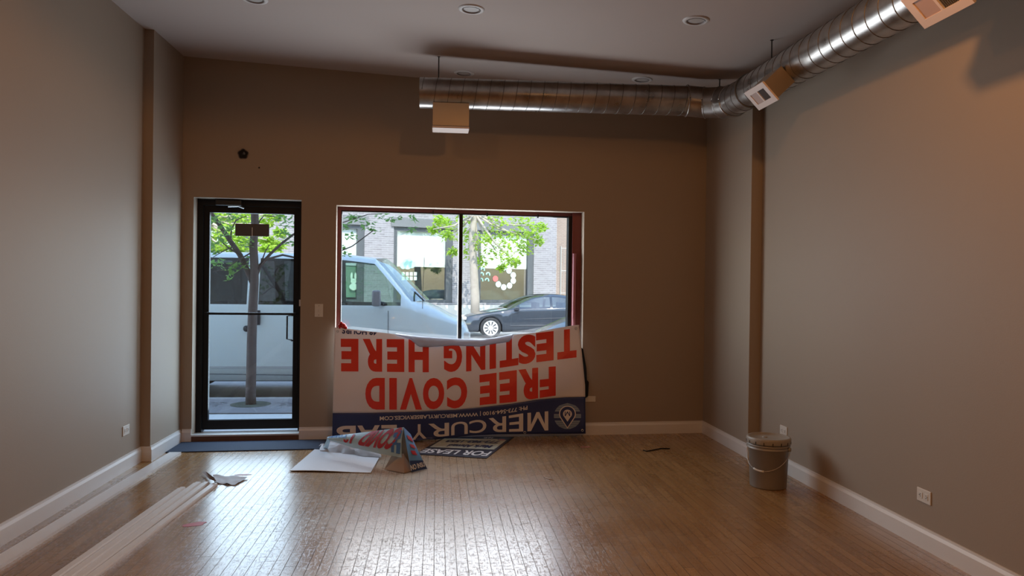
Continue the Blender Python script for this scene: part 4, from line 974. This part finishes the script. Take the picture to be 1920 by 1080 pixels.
ops.insert(0, (ops[0][0]-4.6, ops[0][0]-1.6)); ops.insert(0, (ops[0][0]-4.6, ops[0][0]-1.6))
ss = [ops[0][0]-6]+[v for o_ in ops for v in o_]+[s_end]
bm = BM()
wall_cells(bm, ss, [0, zs_, zh, 11], lambda s, z: any(a < s < b for a, b in ops) and zs_ < z < zh, 0, 0.5, None)
FB('wall', bm, m_brick)
bm = BM(); box(bm, s_end-0.5, s_end, 0.5, 9, 0, 11); FB('side_wall', bm, m_brick)
bm = BM(); box(bm, ss[0], s_end+0.02, -0.10, 0.0, zs_-0.75, zs_-0.08); FB('stone_base', bm, mat('cream_stone', (0.60, 0.56, 0.50), 0.8))
m_fr = mat('charcoal_frame', (0.09, 0.095, 0.10), 0.5); m_blind = mat('white_blind', (0.84, 0.86, 0.82), 0.8)
m_fglass = glass('dark_shop_glass', (0.93, 0.95, 0.945), 0.07)
m_shopin = mat('shop_interior', (0.035, 0.07, 0.07), 0.9)
for i, (a, b) in enumerate(ops):
    w = empty('building_window_group', V(0, 0, 0)); bpy.data.objects.remove(w)
    bm = BM(); f_ = 0.14
    box(bm, a, a+f_, 0.04, 0.22, zs_, zh); box(bm, b-f_-0.12, b, 0.04, 0.22, zs_, zh); box(bm, a+f_, b-f_-0.12, 0.04, 0.22, zh-0.2, zh); box(bm, a+f_, b-f_-0.12, 0.04, 0.22, zs_, zs_+0.12)
    wi = FB('window_frame', bm, m_fr)
    bm = BM(); box(bm, a-0.12, b+0.12, -0.06, 0.08, zh-0.05, zh+0.28); link('lintel', bm, mat('steel_lintel', (0.17, 0.17, 0.17), 0.6), wi)
    bm = BM(); box(bm, a+f_, b-f_-0.12, 0.12, 0.13, zs_+0.1, zh-0.2); link('pane', bm, m_fglass, wi)
    zb_ = zs_+0.12+(zh-zs_)*0.43 if i != 2 else zs_+(zh-zs_)*0.47
    bm = BM(); box(bm, a+f_, b-f_-0.12, 0.16, 0.175, zb_, zh-0.2); link('roller_blind', bm, m_blind, wi)
    bm = BM(); box(bm, a, b, 0.9, 0.95, zs_, zh); link('dark_interior', bm, m_shopin, wi)
    if i == 3:
        bm = BM()
        for r_ in range(2):
            for c_ in range(4):
                u, z = hf(757.5+c_*7.6, 513.5+r_*8.5); z -= Gz; box(bm, u-0.055, u+0.055, 0.10, 0.118, z-0.065, z+0.065)
        link('paper_squares', bm, mat('mint_paper', (0.62, 0.85, 0.80), 0.7), wi)
        bm = BM(); u, z = hf(766, 497); z -= Gz; u2, z2 = hf(760, 505)
        for du, dz, r_ in ((0, 0, .16), (.16, .03, .14), (-.17, -.02, .13), (.05, .13, .13), (-.08, .10, .12)): disc(bm, V(u+du, 0.11, z+dz), (0, 1, 0), r_, 14)
        link('paper_tree', bm, mat('aqua_paper', (0.42, 0.72, 0.68), 0.7), wi)
        bm = BM(); u, z = hf(815, 563); u1, z1 = hf(836, 553); box(bm, u, u1, 0.3, 0.5, z-Gz-0.05, z-Gz+0.05); link('leaning_board', bm, mat('light_wood_board', (0.6, 0.5, 0.36), 0.7), wi)
    if i == 4:
        cols = [(931, 522.5, 1), (936.5, 533, 0), (946.5, 538.5, 0), (957.5, 535.5, 0), (964.5, 526.5, 0), (964.5, 516, 0), (956.5, 507.5, 0), (947.5, 501.5, 0)]
        for px, py, rd in cols:
            u, z = hf(px, py); bm = BM(); disc(bm, V(u, 0.108, z-Gz), (0, 1, 0), 0.118, 20); link('paper_disc', bm, mat('coral_paper', (0.75, 0.16, 0.14), 0.7) if rd else mat('pale_mint_disc', (0.72, 0.86, 0.80), 0.7), wi)
        for px, py in ((907, 506), (905, 515), (917, 515), (904, 526), (915, 526)):
            u, z = hf(px, py); z -= Gz; bm = BM(); pts = [V(u+0.07*math.cos(t), 0.108, z+0.08*math.sin(t)) for t in [k*PI/8-0.4 for k in range(10)]]; tube(bm, pts, 0.03, 6); link('paper_arch', bm, mat('green_paper', (0.40, 0.72, 0.58), 0.7), wi)
    if i == 2:
        bm = BM(); box(bm, a+f_, b-f_-0.12, 0.2, 0.21, zs_+0.2, zb_); link('green_backdrop', bm, mat('green_sheet', (0.30, 0.46, 0.30), 0.8), wi)
        for px, py in ((664, 531), (642, 517)):
            u, z = hf(px, py); z -= Gz; bm = BM()
            for du, dz, rx, rz in ((0, -0.13, .15, .13), (0, .07, .11, .10), (-.07, .25, .04, .15), (.07, .25, .04, .15)):
                bm.faces.new([bm.verts.new(V(u+du+rx*math.cos(t), 0.108-0.0005*rz, z+dz+rz*math.sin(t))) for t in [k*PI/8 for k in range(16)]])
            link('paper_rabbit', bm, mat('pale_paper_rabbit', (0.75, 0.82, 0.66), 0.7), wi)
# far sidewalk
bm = BM(); q0_ = fc-fa*32; q1_ = fc+fa*4.6
prism(bm, [((fc-fa*22-fn_*2.0).x, (fc-fa*22-fn_*2.0).y), ((fc+fa*12-fn_*2.0).x, (fc+fa*12-fn_*2.0).y), ((fc+fa*12+fn_*14).x, (fc+fa*12+fn_*14).y), ((fc-fa*22+fn_*14).x, (fc-fa*22+fn_*14).y)], -0.32, -0.15)
link('far_sidewalk', bm, m_walk, kind='structure')
# second building further back, right of the first, with a wire fence in front
q = hy(1043, 560, 36.0); e = empty('tan_building', V(q.x, 36.0, -0.15), 'brownish brick building further back behind the corner of the grey one', 'building')
bm = BM(); box(bm, -2, 12, 0, 6, 0, 11); link('wall', bm, brick_material('tan_brick', (0.36, 0.27, 0.22), (0.31, 0.23, 0.19), (0.4, 0.36, 0.32), 1.2), e)
e = empty('mesh_fence', V(q.x, 33.0, -0.15), 'metal fence in front of the brown building', 'fence'); m_fen = mat('fence_metal', (0.45, 0.42, 0.38), 0.5, 0.4)
for k in range(3):
    bm = BM(); tube(bm, [V(-0.3+k*2.2, 0, 0), V(-0.3+k*2.2, 0, 3.3)], 0.04, 8); link('post', bm, m_fen, e)
bm = BM()
for k in range(34): tube(bm, [V(-0.3+k*0.13, 0, 0.1), V(-0.3+k*0.13, 0, 3.2)], 0.012, 4, False)
for z in (0.2, 1.2, 2.2, 3.2): tube(bm, [V(-0.3, 0, z), V(4.2, 0, z)], 0.02, 5, False)
link('infill', bm, m_fen, e)
# pale building seen through the door on the left
q = hy(470, 560, 34); e = empty('pale_building', V(q.x-3, 34, -0.15), 'pale plaster building in the distance, seen above the van through the door', 'building')
bm = BM(); box(bm, -14, 8, 0, 6, 0, 12); link('wall', bm, mat('cream_plaster', (0.62, 0.52, 0.46), 0.9), e)
bm = BM(); box(bm, -3, -1.5, -0.02, 0.1, 3, 6); box(bm, 1, 2.5, -0.02, 0.1, 3, 6); link('window', bm, m_fr, e)

# ------------------------------------------------------------------ vehicles
def loft_vehicle(root, X0, dirx, Ynear, width, sta, zroad, arches, paint, glassm, win_side, win_front, names, clad=None):
    # sta: list of dict(l, zb belt, zt roof/hood top, wg greenhouse half width factor); built in root-local coords
    hwid = width/2
    def side_bottom(l, base):
        z = base
        for lc, R_, zc in arches:
            if abs(l-lc) < R_: z = max(z, zc+math.sqrt(R_*R_-(l-lc)**2))
        return z
    rings = []
    for s in sta:
        l = s['l']; zb = s['zb']; zt = s['zt']; w = hwid*s.get('w', 1.0); wr = hwid*s.get('wr', 0.82); base = s.get('base', 0.32)
        sb = min(side_bottom(l, base), zb-0.12)
        hh = zt-zb
        zm = sb+(zb-sb)*0.5
        half = [(w*0.55, base), (w*0.96, sb), (w*1.0, sb+(zb-sb)*0.18), (w*1.0, zm), (w*0.985, zb-0.02), (w*0.96 if hh > 0.15 else w*0.93, zb+min(0.03, hh*0.3)), (wr+(w*0.96-wr)*0.18 if hh > 0.15 else w*0.86, zt-min(0.10, hh*0.5)), (wr*0.95, zt-min(0.045, hh*0.3)), (wr*0.80, zt-min(0.015, hh*0.12)), (wr*0.4, zt), (0, zt+0.004)]
        bu = s.get('bu', 0.0)
        def ll(j, x): return l-bu*(1-(x/(wr*0.80))**2) if j >= 8 else l
        rings.append([(ll(j, x), -x, z) for j, (x, z) in enumerate(half)]+[(ll(len(half)-2-j, x), x, z) for j, (x, z) in enumerate(half[:-1][::-1])])
    bm = BM(); gm = BM(); hwm = BM()
    VV = [[bm.verts.new(root_xf(X0, dirx, Ynear, width, *p, zroad)) for p in r] for r in rings]
    nr = len(rings[0]); glassq = {'s': [], 'f': []}
    for i in range(len(rings)-1):
        for j in range(nr-1):
            if j in (5, nr-7) and sta[i].get('gs'): glassq['s'].append((i, j)); continue
            if j in (8, 9, nr-11, nr-10) and sta[i].get('gf'): glassq['f'].append((i, j)); continue
            try: bm.faces.new((VV[i][j], VV[i+1][j], VV[i+1][j+1], VV[i][j+1]))
            except ValueError: pass
        bm.faces.new((VV[i][0], VV[i][nr-1], VV[i+1][nr-1], VV[i+1][0]))
    bm.faces.new(VV[0]); bm.faces.new(VV[-1][::-1])
    body = link(names[0], bm, paint, root, True)
    return body, rings, glassq
def root_xf(X0, dirx, Ynear, width, l, x, z, zroad): return V(l*dirx, width/2+x*1.0, z)
def wheel(root, c, r, w, side, m_rim, slots=10, style='plain'):
    # axis along y, side=-1 faces the shop
    e = link_wheel = None
    mt = Matrix.Translation(c) @ Matrix.Rotation(-PI/2*side, 4, 'X')
    bm = BM(); lathe(bm, [(r*0.68, w*0.42), (r*0.74, w*0.5), (r*0.93, w*0.48), (r, w*0.36), (r, -w*0.36), (r*0.93, -w*0.48), (r*0.6, -w*0.5)], 40, mt)
    tyre = link('wheel', bm, mat('tyre_rubber', (0.03, 0.03, 0.032), 0.8), root, True)
    bm = BM(); lathe(bm, [(r*0.72, w*0.40), (r*0.70, w*0.46), (r*0.66, w*0.38), (r*0.2, w*0.36), (r*0.16, w*0.42), (0, w*0.42)], 40, mt); link('rim', bm, m_rim, tyre, True)
    bm = BM()
    for k in range(slots):
        t = k*2*PI/slots; pts = [(0.24, -0.10), (0.60, -0.17), (0.60, 0.17), (0.24, 0.10)]
        bm.faces.new([bm.verts.new(mt @ V(r*a*math.cos(t+b*(0.7 if a > 0.5 else 1.6)), r*a*math.sin(t+b*(0.7 if a > 0.5 else 1.6)), w*0.39)) for a, b in pts])
    link('rim_slots', bm, mat('rim_shadow', (0.06, 0.06, 0.065), 0.6), tyre)
    return tyre
def glass_faces(root, rings, quads, name, m, X0, dirx, Y, width, zroad, off=0.0):
    bm = BM(); vm = {}
    for i, j in quads:
        q = []
        for a, b in ((i, j), (i+1, j), (i+1, j+1), (i, j+1)):
            if (a, b) not in vm: vm[(a, b)] = bm.verts.new(root_xf(X0, dirx, Y, width, *rings[a][b], zroad))
            q.append(vm[(a, b)])
        try: bm.faces.new(q)
        except ValueError: pass
    return link(name, bm, m, root, True)

# ---- white passenger van, nose to the right, parked at the kerb
VY = 10.92; ZR = -0.30
vn = hy(881, 620, VY)                       # nose
van = empty('van', V(vn.x, VY, ZR), 'white passenger van parked at the kerb right outside the window', 'van')
m_vp = mat('van_white_paint', (0.68, 0.745, 0.74), 0.25, coat=0.5)
m_vg = glass('van_tinted_glass', (0.20, 0.24, 0.26), 0.10); m_vgf = glass('van_front_glass', (0.60, 0.74, 0.70), 0.14)
def L_(px, py=560): return vn.x-hy(px, py, VY).x       # distance behind the nose
def Zv(px, py, dy=0.0): return hy(px, py, VY+dy).z-ZR
BELT = Zv(700, 577); 
st = []
def S(l, zb, zt, **k): st.append(dict(l=l, zb=zb, zt=zt, **k))
ROOF = Zv(640, 480, 0.5)
cow = L_(768)
S(0.0, 0.98, 1.04, w=0.80, wr=0.72, base=0.45); S(0.04, 1.06, 1.14, w=0.88, wr=0.78, base=0.38); S(0.12, 1.12, 1.20, w=0.95, wr=0.82, base=0.34); S(0.28, 1.17, 1.26, w=0.985, wr=0.83)
for k in range(1, 7): l = 0.28+(cow-0.28)*k/7; S(l, 1.17+(BELT-0.02-1.17)*k/7, 1.26+(BELT+0.10-1.26)*math.sin(k/7*PI/2), wr=0.84)
S(cow-0.02, BELT-0.01, BELT+0.10, wr=0.86, gf=1, bu=0.26)
A0 = cow; A1 = L_(700)                       # windshield from cowl to roof
for k in range(1, 8):
    f_ = k/8; l = A0+(A1-A0)*f_; zt = BELT+0.10+(ROOF-BELT-0.12)*(f_**0.92); S(l, BELT, zt, wr=0.86-0.05*f_, gf=1, gs=1 if k >= 2 else 0, bu=0.26-0.12*f_)
S(A1, BELT, ROOF-0.02, wr=0.80, gs=1, bu=0.12); S(A1+0.25, BELT, ROOF+0.01, wr=0.80, gs=1)
S(L_(640), BELT, ROOF+0.03, wr=0.80, gs=1); S(L_(618), BELT, ROOF+0.03, wr=0.80); S(L_(600), BELT, ROOF+0.035, wr=0.80, gs=1); S(L_(483), BELT, ROOF+0.04, wr=0.80); S(L_(461), BELT, ROOF+0.04, wr=0.8, gs=1)
S(L_(385), BELT, ROOF+0.04, wr=0.8); S(L_(368), BELT, ROOF+0.04, wr=0.8, gs=1); S(L_(290), BELT, ROOF+0.04, wr=0.8); S(L_(275), BELT, ROOF+0.04, wr=0.8, gs=1); S(L_(190), BELT, ROOF+0.03, wr=0.8)
tail = L_(150); S(tail-0.1, BELT, ROOF, wr=0.79); S(tail, BELT-0.05, ROOF-0.12, w=0.93, wr=0.74)
# denser around arches
def densify(st, cs, R_):
    out = []
    for a, b in zip(st, st[1:]):
        out.append(a); ls_ = []
        for c in cs:
            for k in range(-8, 9):
                x = c+R_*math.sin(k/8*PI/2)
                if a['l']+0.01 < x < b['l']-0.01: ls_.append(x)
        for x in sorted(ls_):
            f_ = (x-a['l'])/(b['l']-a['l']); d = dict(a); d['l'] = x
            for q_, df in (('zb', 0), ('zt', 0), ('w', 1.0), ('wr', 0.82), ('base', 0.32), ('bu', 0.0)): d[q_] = a.get(q_, df)*(1-f_)+b.get(q_, df)*f_
            out.append(d)
    out.append(st[-1]); return out
wf_, wr_ = 0.95, 4.35; VW = 2.0
st2 = densify(st, (wf_, wr_), 0.44)
body, rings, gq = loft_vehicle(van, vn.x, -1, VY, VW, st2, ZR, ((wf_, 0.44, 0.36), (wr_, 0.44, 0.36)), m_vp, None, None, None, ('body', ))
fr_q = [q_ for q_ in gq['s'] if rings[q_[0]][0][0] < L_(619)]; re_q = [q_ for q_ in gq['s'] if q_ not in fr_q]
glass_faces(van, rings, fr_q, 'front_side_window', m_vgf, 0, -1, 0, VW, 0)
glass_faces(van, rings, re_q, 'rear_side_window', m_vg, 0, -1, 0, VW, 0)
glass_faces(van, rings, gq['f'], 'windshield', glass('van_windshield', (0.80, 0.95, 0.88), 0.38), 0, -1, 0, VW, 0)
for lx in (wf_, wr_):
    for sy in (0.13, VW-0.13): wheel(van, V(-lx, sy, 0.36), 0.36, 0.24, -1 if sy < 1 else 1, m_alu, 8)
m_gasket = mat('black_gasket', (0.02, 0.02, 0.022), 0.5); m_seamv = mat('panel_gap', (0.08, 0.09, 0.10), 0.6)
def on_side(px, py, off=0.0): p = hy(px, py, VY-off); return V(p.x-vn.x, -off, p.z-ZR)
bm = BM()
for px, y0, y1 in ((471, 578, 702), (728, 583, 700), (557, 578, 702), (618, 578, 702)):
    a = on_side(px, y0, 0.004); b = on_side(px-1, y1, 0.004); tube(bm, [a, b], 0.005, 6)
a = on_side(393, 577.5, 0.0); tube(bm, [on_side(300, 700, 0.006), on_side(600, 704, 0.006)], 0.006, 6)
link('door_seam', bm, m_seamv, van)
bm = BM(); x0 = -L_(860); box(bm, -L_(600), -L_(300), -0.012, 0.0, 0.50, 0.53); link('side_moulding', bm, mat('van_moulding', (0.45, 0.47, 0.48), 0.5), van)
bm = BM(); c = on_side(484.5, 595, 0.03); box(bm, c.x-0.022, c.x+0.022, -0.035, 0.0, c.z-0.11, c.z+0.10); bevel(bm, 0.006, 1); link('door_handle', bm, m_gasket, van)
bm = BM(); c = on_side(462.5, 616, 0.0); lathe(bm, [(0, 0.05), (0.035, 0.045), (0.045, 0.02), (0.045, 0)], 20, Matrix.Translation(c) @ Matrix.Rotation(PI/2, 4, 'X')); link('hinge_cap', bm, m_gasket, van, True)
bm = BM(); c = on_side(706, 560, 0.12); box(bm, c.x-0.06, c.x+0.06, -0.20, -0.08, c.z-0.11, c.z+0.12); bevel(bm, 0.03, 3); mi = link('side_mirror', bm, mat('mirror_grey', (0.22, 0.22, 0.24), 0.35), van, True)
bm = BM(); tube(bm, [c+V(0.02, 0.08, -0.06), c+V(0.12, 0.2, -0.09)], 0.03, 8); link('mirror_arm', bm, m_gasket, mi, True)
bm = BM(); a = on_side(792, 583, -0.12); tube(bm, [a, a+V(0.005, 0, 0.38), a+V(0.02, 0, 0.78)], 0.004, 6); link('aerial', bm, m_gasket, van)
for y in (0.35, 1.1):
    bm = BM(); tube(bm, [V(-cow+0.20, y, BELT+0.10), V(-cow-0.0, y+0.35, BELT+0.27)], 0.012, 6); link('wiper', bm, m_gasket, van)
for y in (0.07, VW-0.4):
    bm = BM(); box(bm, -0.14, 0.012, y+0.02, y+0.31, 0.76, 1.03); bevel(bm, 0.03, 2); link('headlight', bm, mat('headlight_lens', (0.75, 0.72, 0.66), 0.15), van, True)
bm = BM(); box(bm, -0.2, 0.08, 0.06, VW-0.06, 0.36, 0.58); bevel(bm, 0.04, 2); link('bumper', bm, mat('bumper_grey', (0.35, 0.36, 0.37), 0.4), van, True)
bm = BM(); box(bm, -tail+0.3, -0.8, 0.12, VW-0.12, 0.30, 0.42); link('chassis', bm, m_gasket, van)
for lx in (1.95, 2.9, 3.8, 4.7):
    for y in ((0.25, 0.85), (1.15, 1.75)):
        bm = BM(); box(bm, -lx-0.1, -lx+0.06, y[0], y[1], 0.75, 1.42); box(bm, -lx, -lx+0.5, y[0], y[1], 0.6, 0.78)
        bevel(bm, 0.03, 2); link('seat', bm, mat('seat_cloth', (0.10, 0.11, 0.12), 0.9), van)

# ---- black sedan across the street and a light car behind the van
def sedan(name, nose, Y, label, paint, m_rimc, glassm, cut=0.0):
    e = empty(name, V(nose, Y, ZR), label, 'car')
    L = 4.69; H = 1.43; st = []
    P = [(0.0, .60, .62, .70, .5, .30), (.04, .63, .66, .80, .62, .24), (.15, .68, .72, .90, .70, .20), (.4, .73, .79, .96, .74, .2), (.8, .80, .87, 1.0, .78, .2), (1.15, .86, .93, 1, .80, .2), (1.40, .89, .965, 1, .80, .2)]
    for l, zb, zt, w, wr, base in P: st.append(dict(l=l, zb=zb, zt=zt, w=w, wr=wr, base=base))
    G = [(1.42, .90, .98, .80), (1.6, .905, 1.08, .78), (1.8, .91, 1.18, .74), (2.0, .915, 1.27, .71), (2.2, .92, 1.345, .68), (2.4, .925, 1.395, .67), (2.62, .93, 1.425, .66)]
    for k, (l, zb, zt, wr) in enumerate(G): st.append(dict(l=l, zb=zb, zt=zt, w=1, wr=wr, base=.2, gf=1 if k < 6 else 1, gs=1 if k >= 2 else 0))
    for l, zb, zt, wr, gs in ((2.78, .935, 1.43, .66, 0), (2.86, .94, 1.43, .66, 1), (3.1, .95, 1.42, .66, 1), (3.4, .96, 1.385, .66, 1), (3.65, .97, 1.33, .67, 1), (3.85, .98, 1.27, .68, 0)): st.append(dict(l=l, zb=zb, zt=zt, w=1, wr=wr, base=.2, gs=gs, gf=1))
    for l, zb, zt, w, wr, gf in ((4.1, .98, 1.17, .99, .70, 1), (4.3, .98, 1.10, .97, .72, 0), (4.5, .97, 1.07, .94, .74, 0), (4.62, .94, 1.0, .88, .7, 0), (4.69, .8, .84, .8, .6, 0)): st.append(dict(l=l, zb=zb, zt=zt, w=w, wr=wr, base=.25, gf=gf))
    for q_ in st:
        if q_['l'] > 1.1: q_['l'] -= cut
    for q_, b_ in zip(st[6:14], (.0, .25, .25, .22, .2, .18, .15, .1)): q_['bu'] = b_
    w0, w1 = 0.88, 3.76-cut; s2 = densify(st, (w0, w1), 0.37)
    body, rings, gq = loft_vehicle(e, 0, 1, Y, 1.85, s2, ZR, ((w0, .37, .33), (w1, .37, .33)), paint, None, None, None, ('body',))
    glass_faces(e, rings, gq['s'], 'side_window', glassm, 0, 1, 0, 1.85, 0); glass_faces(e, rings, gq['f'], 'windshield', glassm, 0, 1, 0, 1.85, 0)
    for lx in (w0, w1):
        for sy in (0.12, 1.73): wheel(e, V(lx, sy, .335), .335, .23, -1 if sy < 1 else 1, m_rimc, 10)
        bm = BM(); box(bm, lx-.3, lx+.3, .3, 1.55, .15, .68); link('wheel_housing', bm, m_gasket, e)
    bm = BM(); box(bm, 1.62, 1.78, -.10, .06, .90, 1.02); bevel(bm, .03, 2); link('side_mirror', bm, paint, e, True)
    bm = BM(); tube(bm, [V(2.80, -.004, .9), V(2.82, -.006, .35)], .004, 5); tube(bm, [V(1.55, -.004, .88), V(1.5, -.006, .4)], .004, 5); link('door_seam', bm, m_seamv, e)
    bm = BM(); tube(bm, [V(1.5, -.012, .42), V(3.2, -.012, .44)], .012, 6); tube(bm, [V(1.9, -.006, .62), V(3.3, -.006, .68)], .008, 6); link('side_crease', bm, paint, e)
    for lx in (2.35, 3.2):
        for y in ((.3, .8), (1.05, 1.55)):
            bm = BM(); box(bm, lx, lx+.12, y[0], y[1], .5, 1.15); bevel(bm, .02, 1); link('seat', bm, mat('seat_cloth', (0.1, 0.11, .12), .9), e)
    for y in (.12, 1.38):
        bm = BM(); box(bm, -.005, .12, y, y+.35, .58, .68); bevel(bm, .02, 1); link('headlight', bm, MATS['headlight_lens'], e, True)
    return e
cn = hy(868, 600, 23.6)
m_bp = mat('black_car_paint', (0.03, 0.038, 0.05), 0.12, coat=1.0); m_cg = glass('car_glass', (0.42, 0.50, 0.50), 0.22)
sedan('car', cn.x, 23.55, 'black sedan with white wheels parked across the street', m_bp, mat('white_wheel', (0.82, 0.82, 0.82), 0.35), m_cg)
n2 = vn.x+0.22
sedan('car', n2, VY+0.1, 'light car close by, only its windshield visible at the right edge of the window', mat('silver_car_paint', (0.6, 0.64, 0.66), 0.2, coat=.8), m_alu, glass('light_car_glass', (0.55, 0.68, 0.62), 0.3), 0.3)
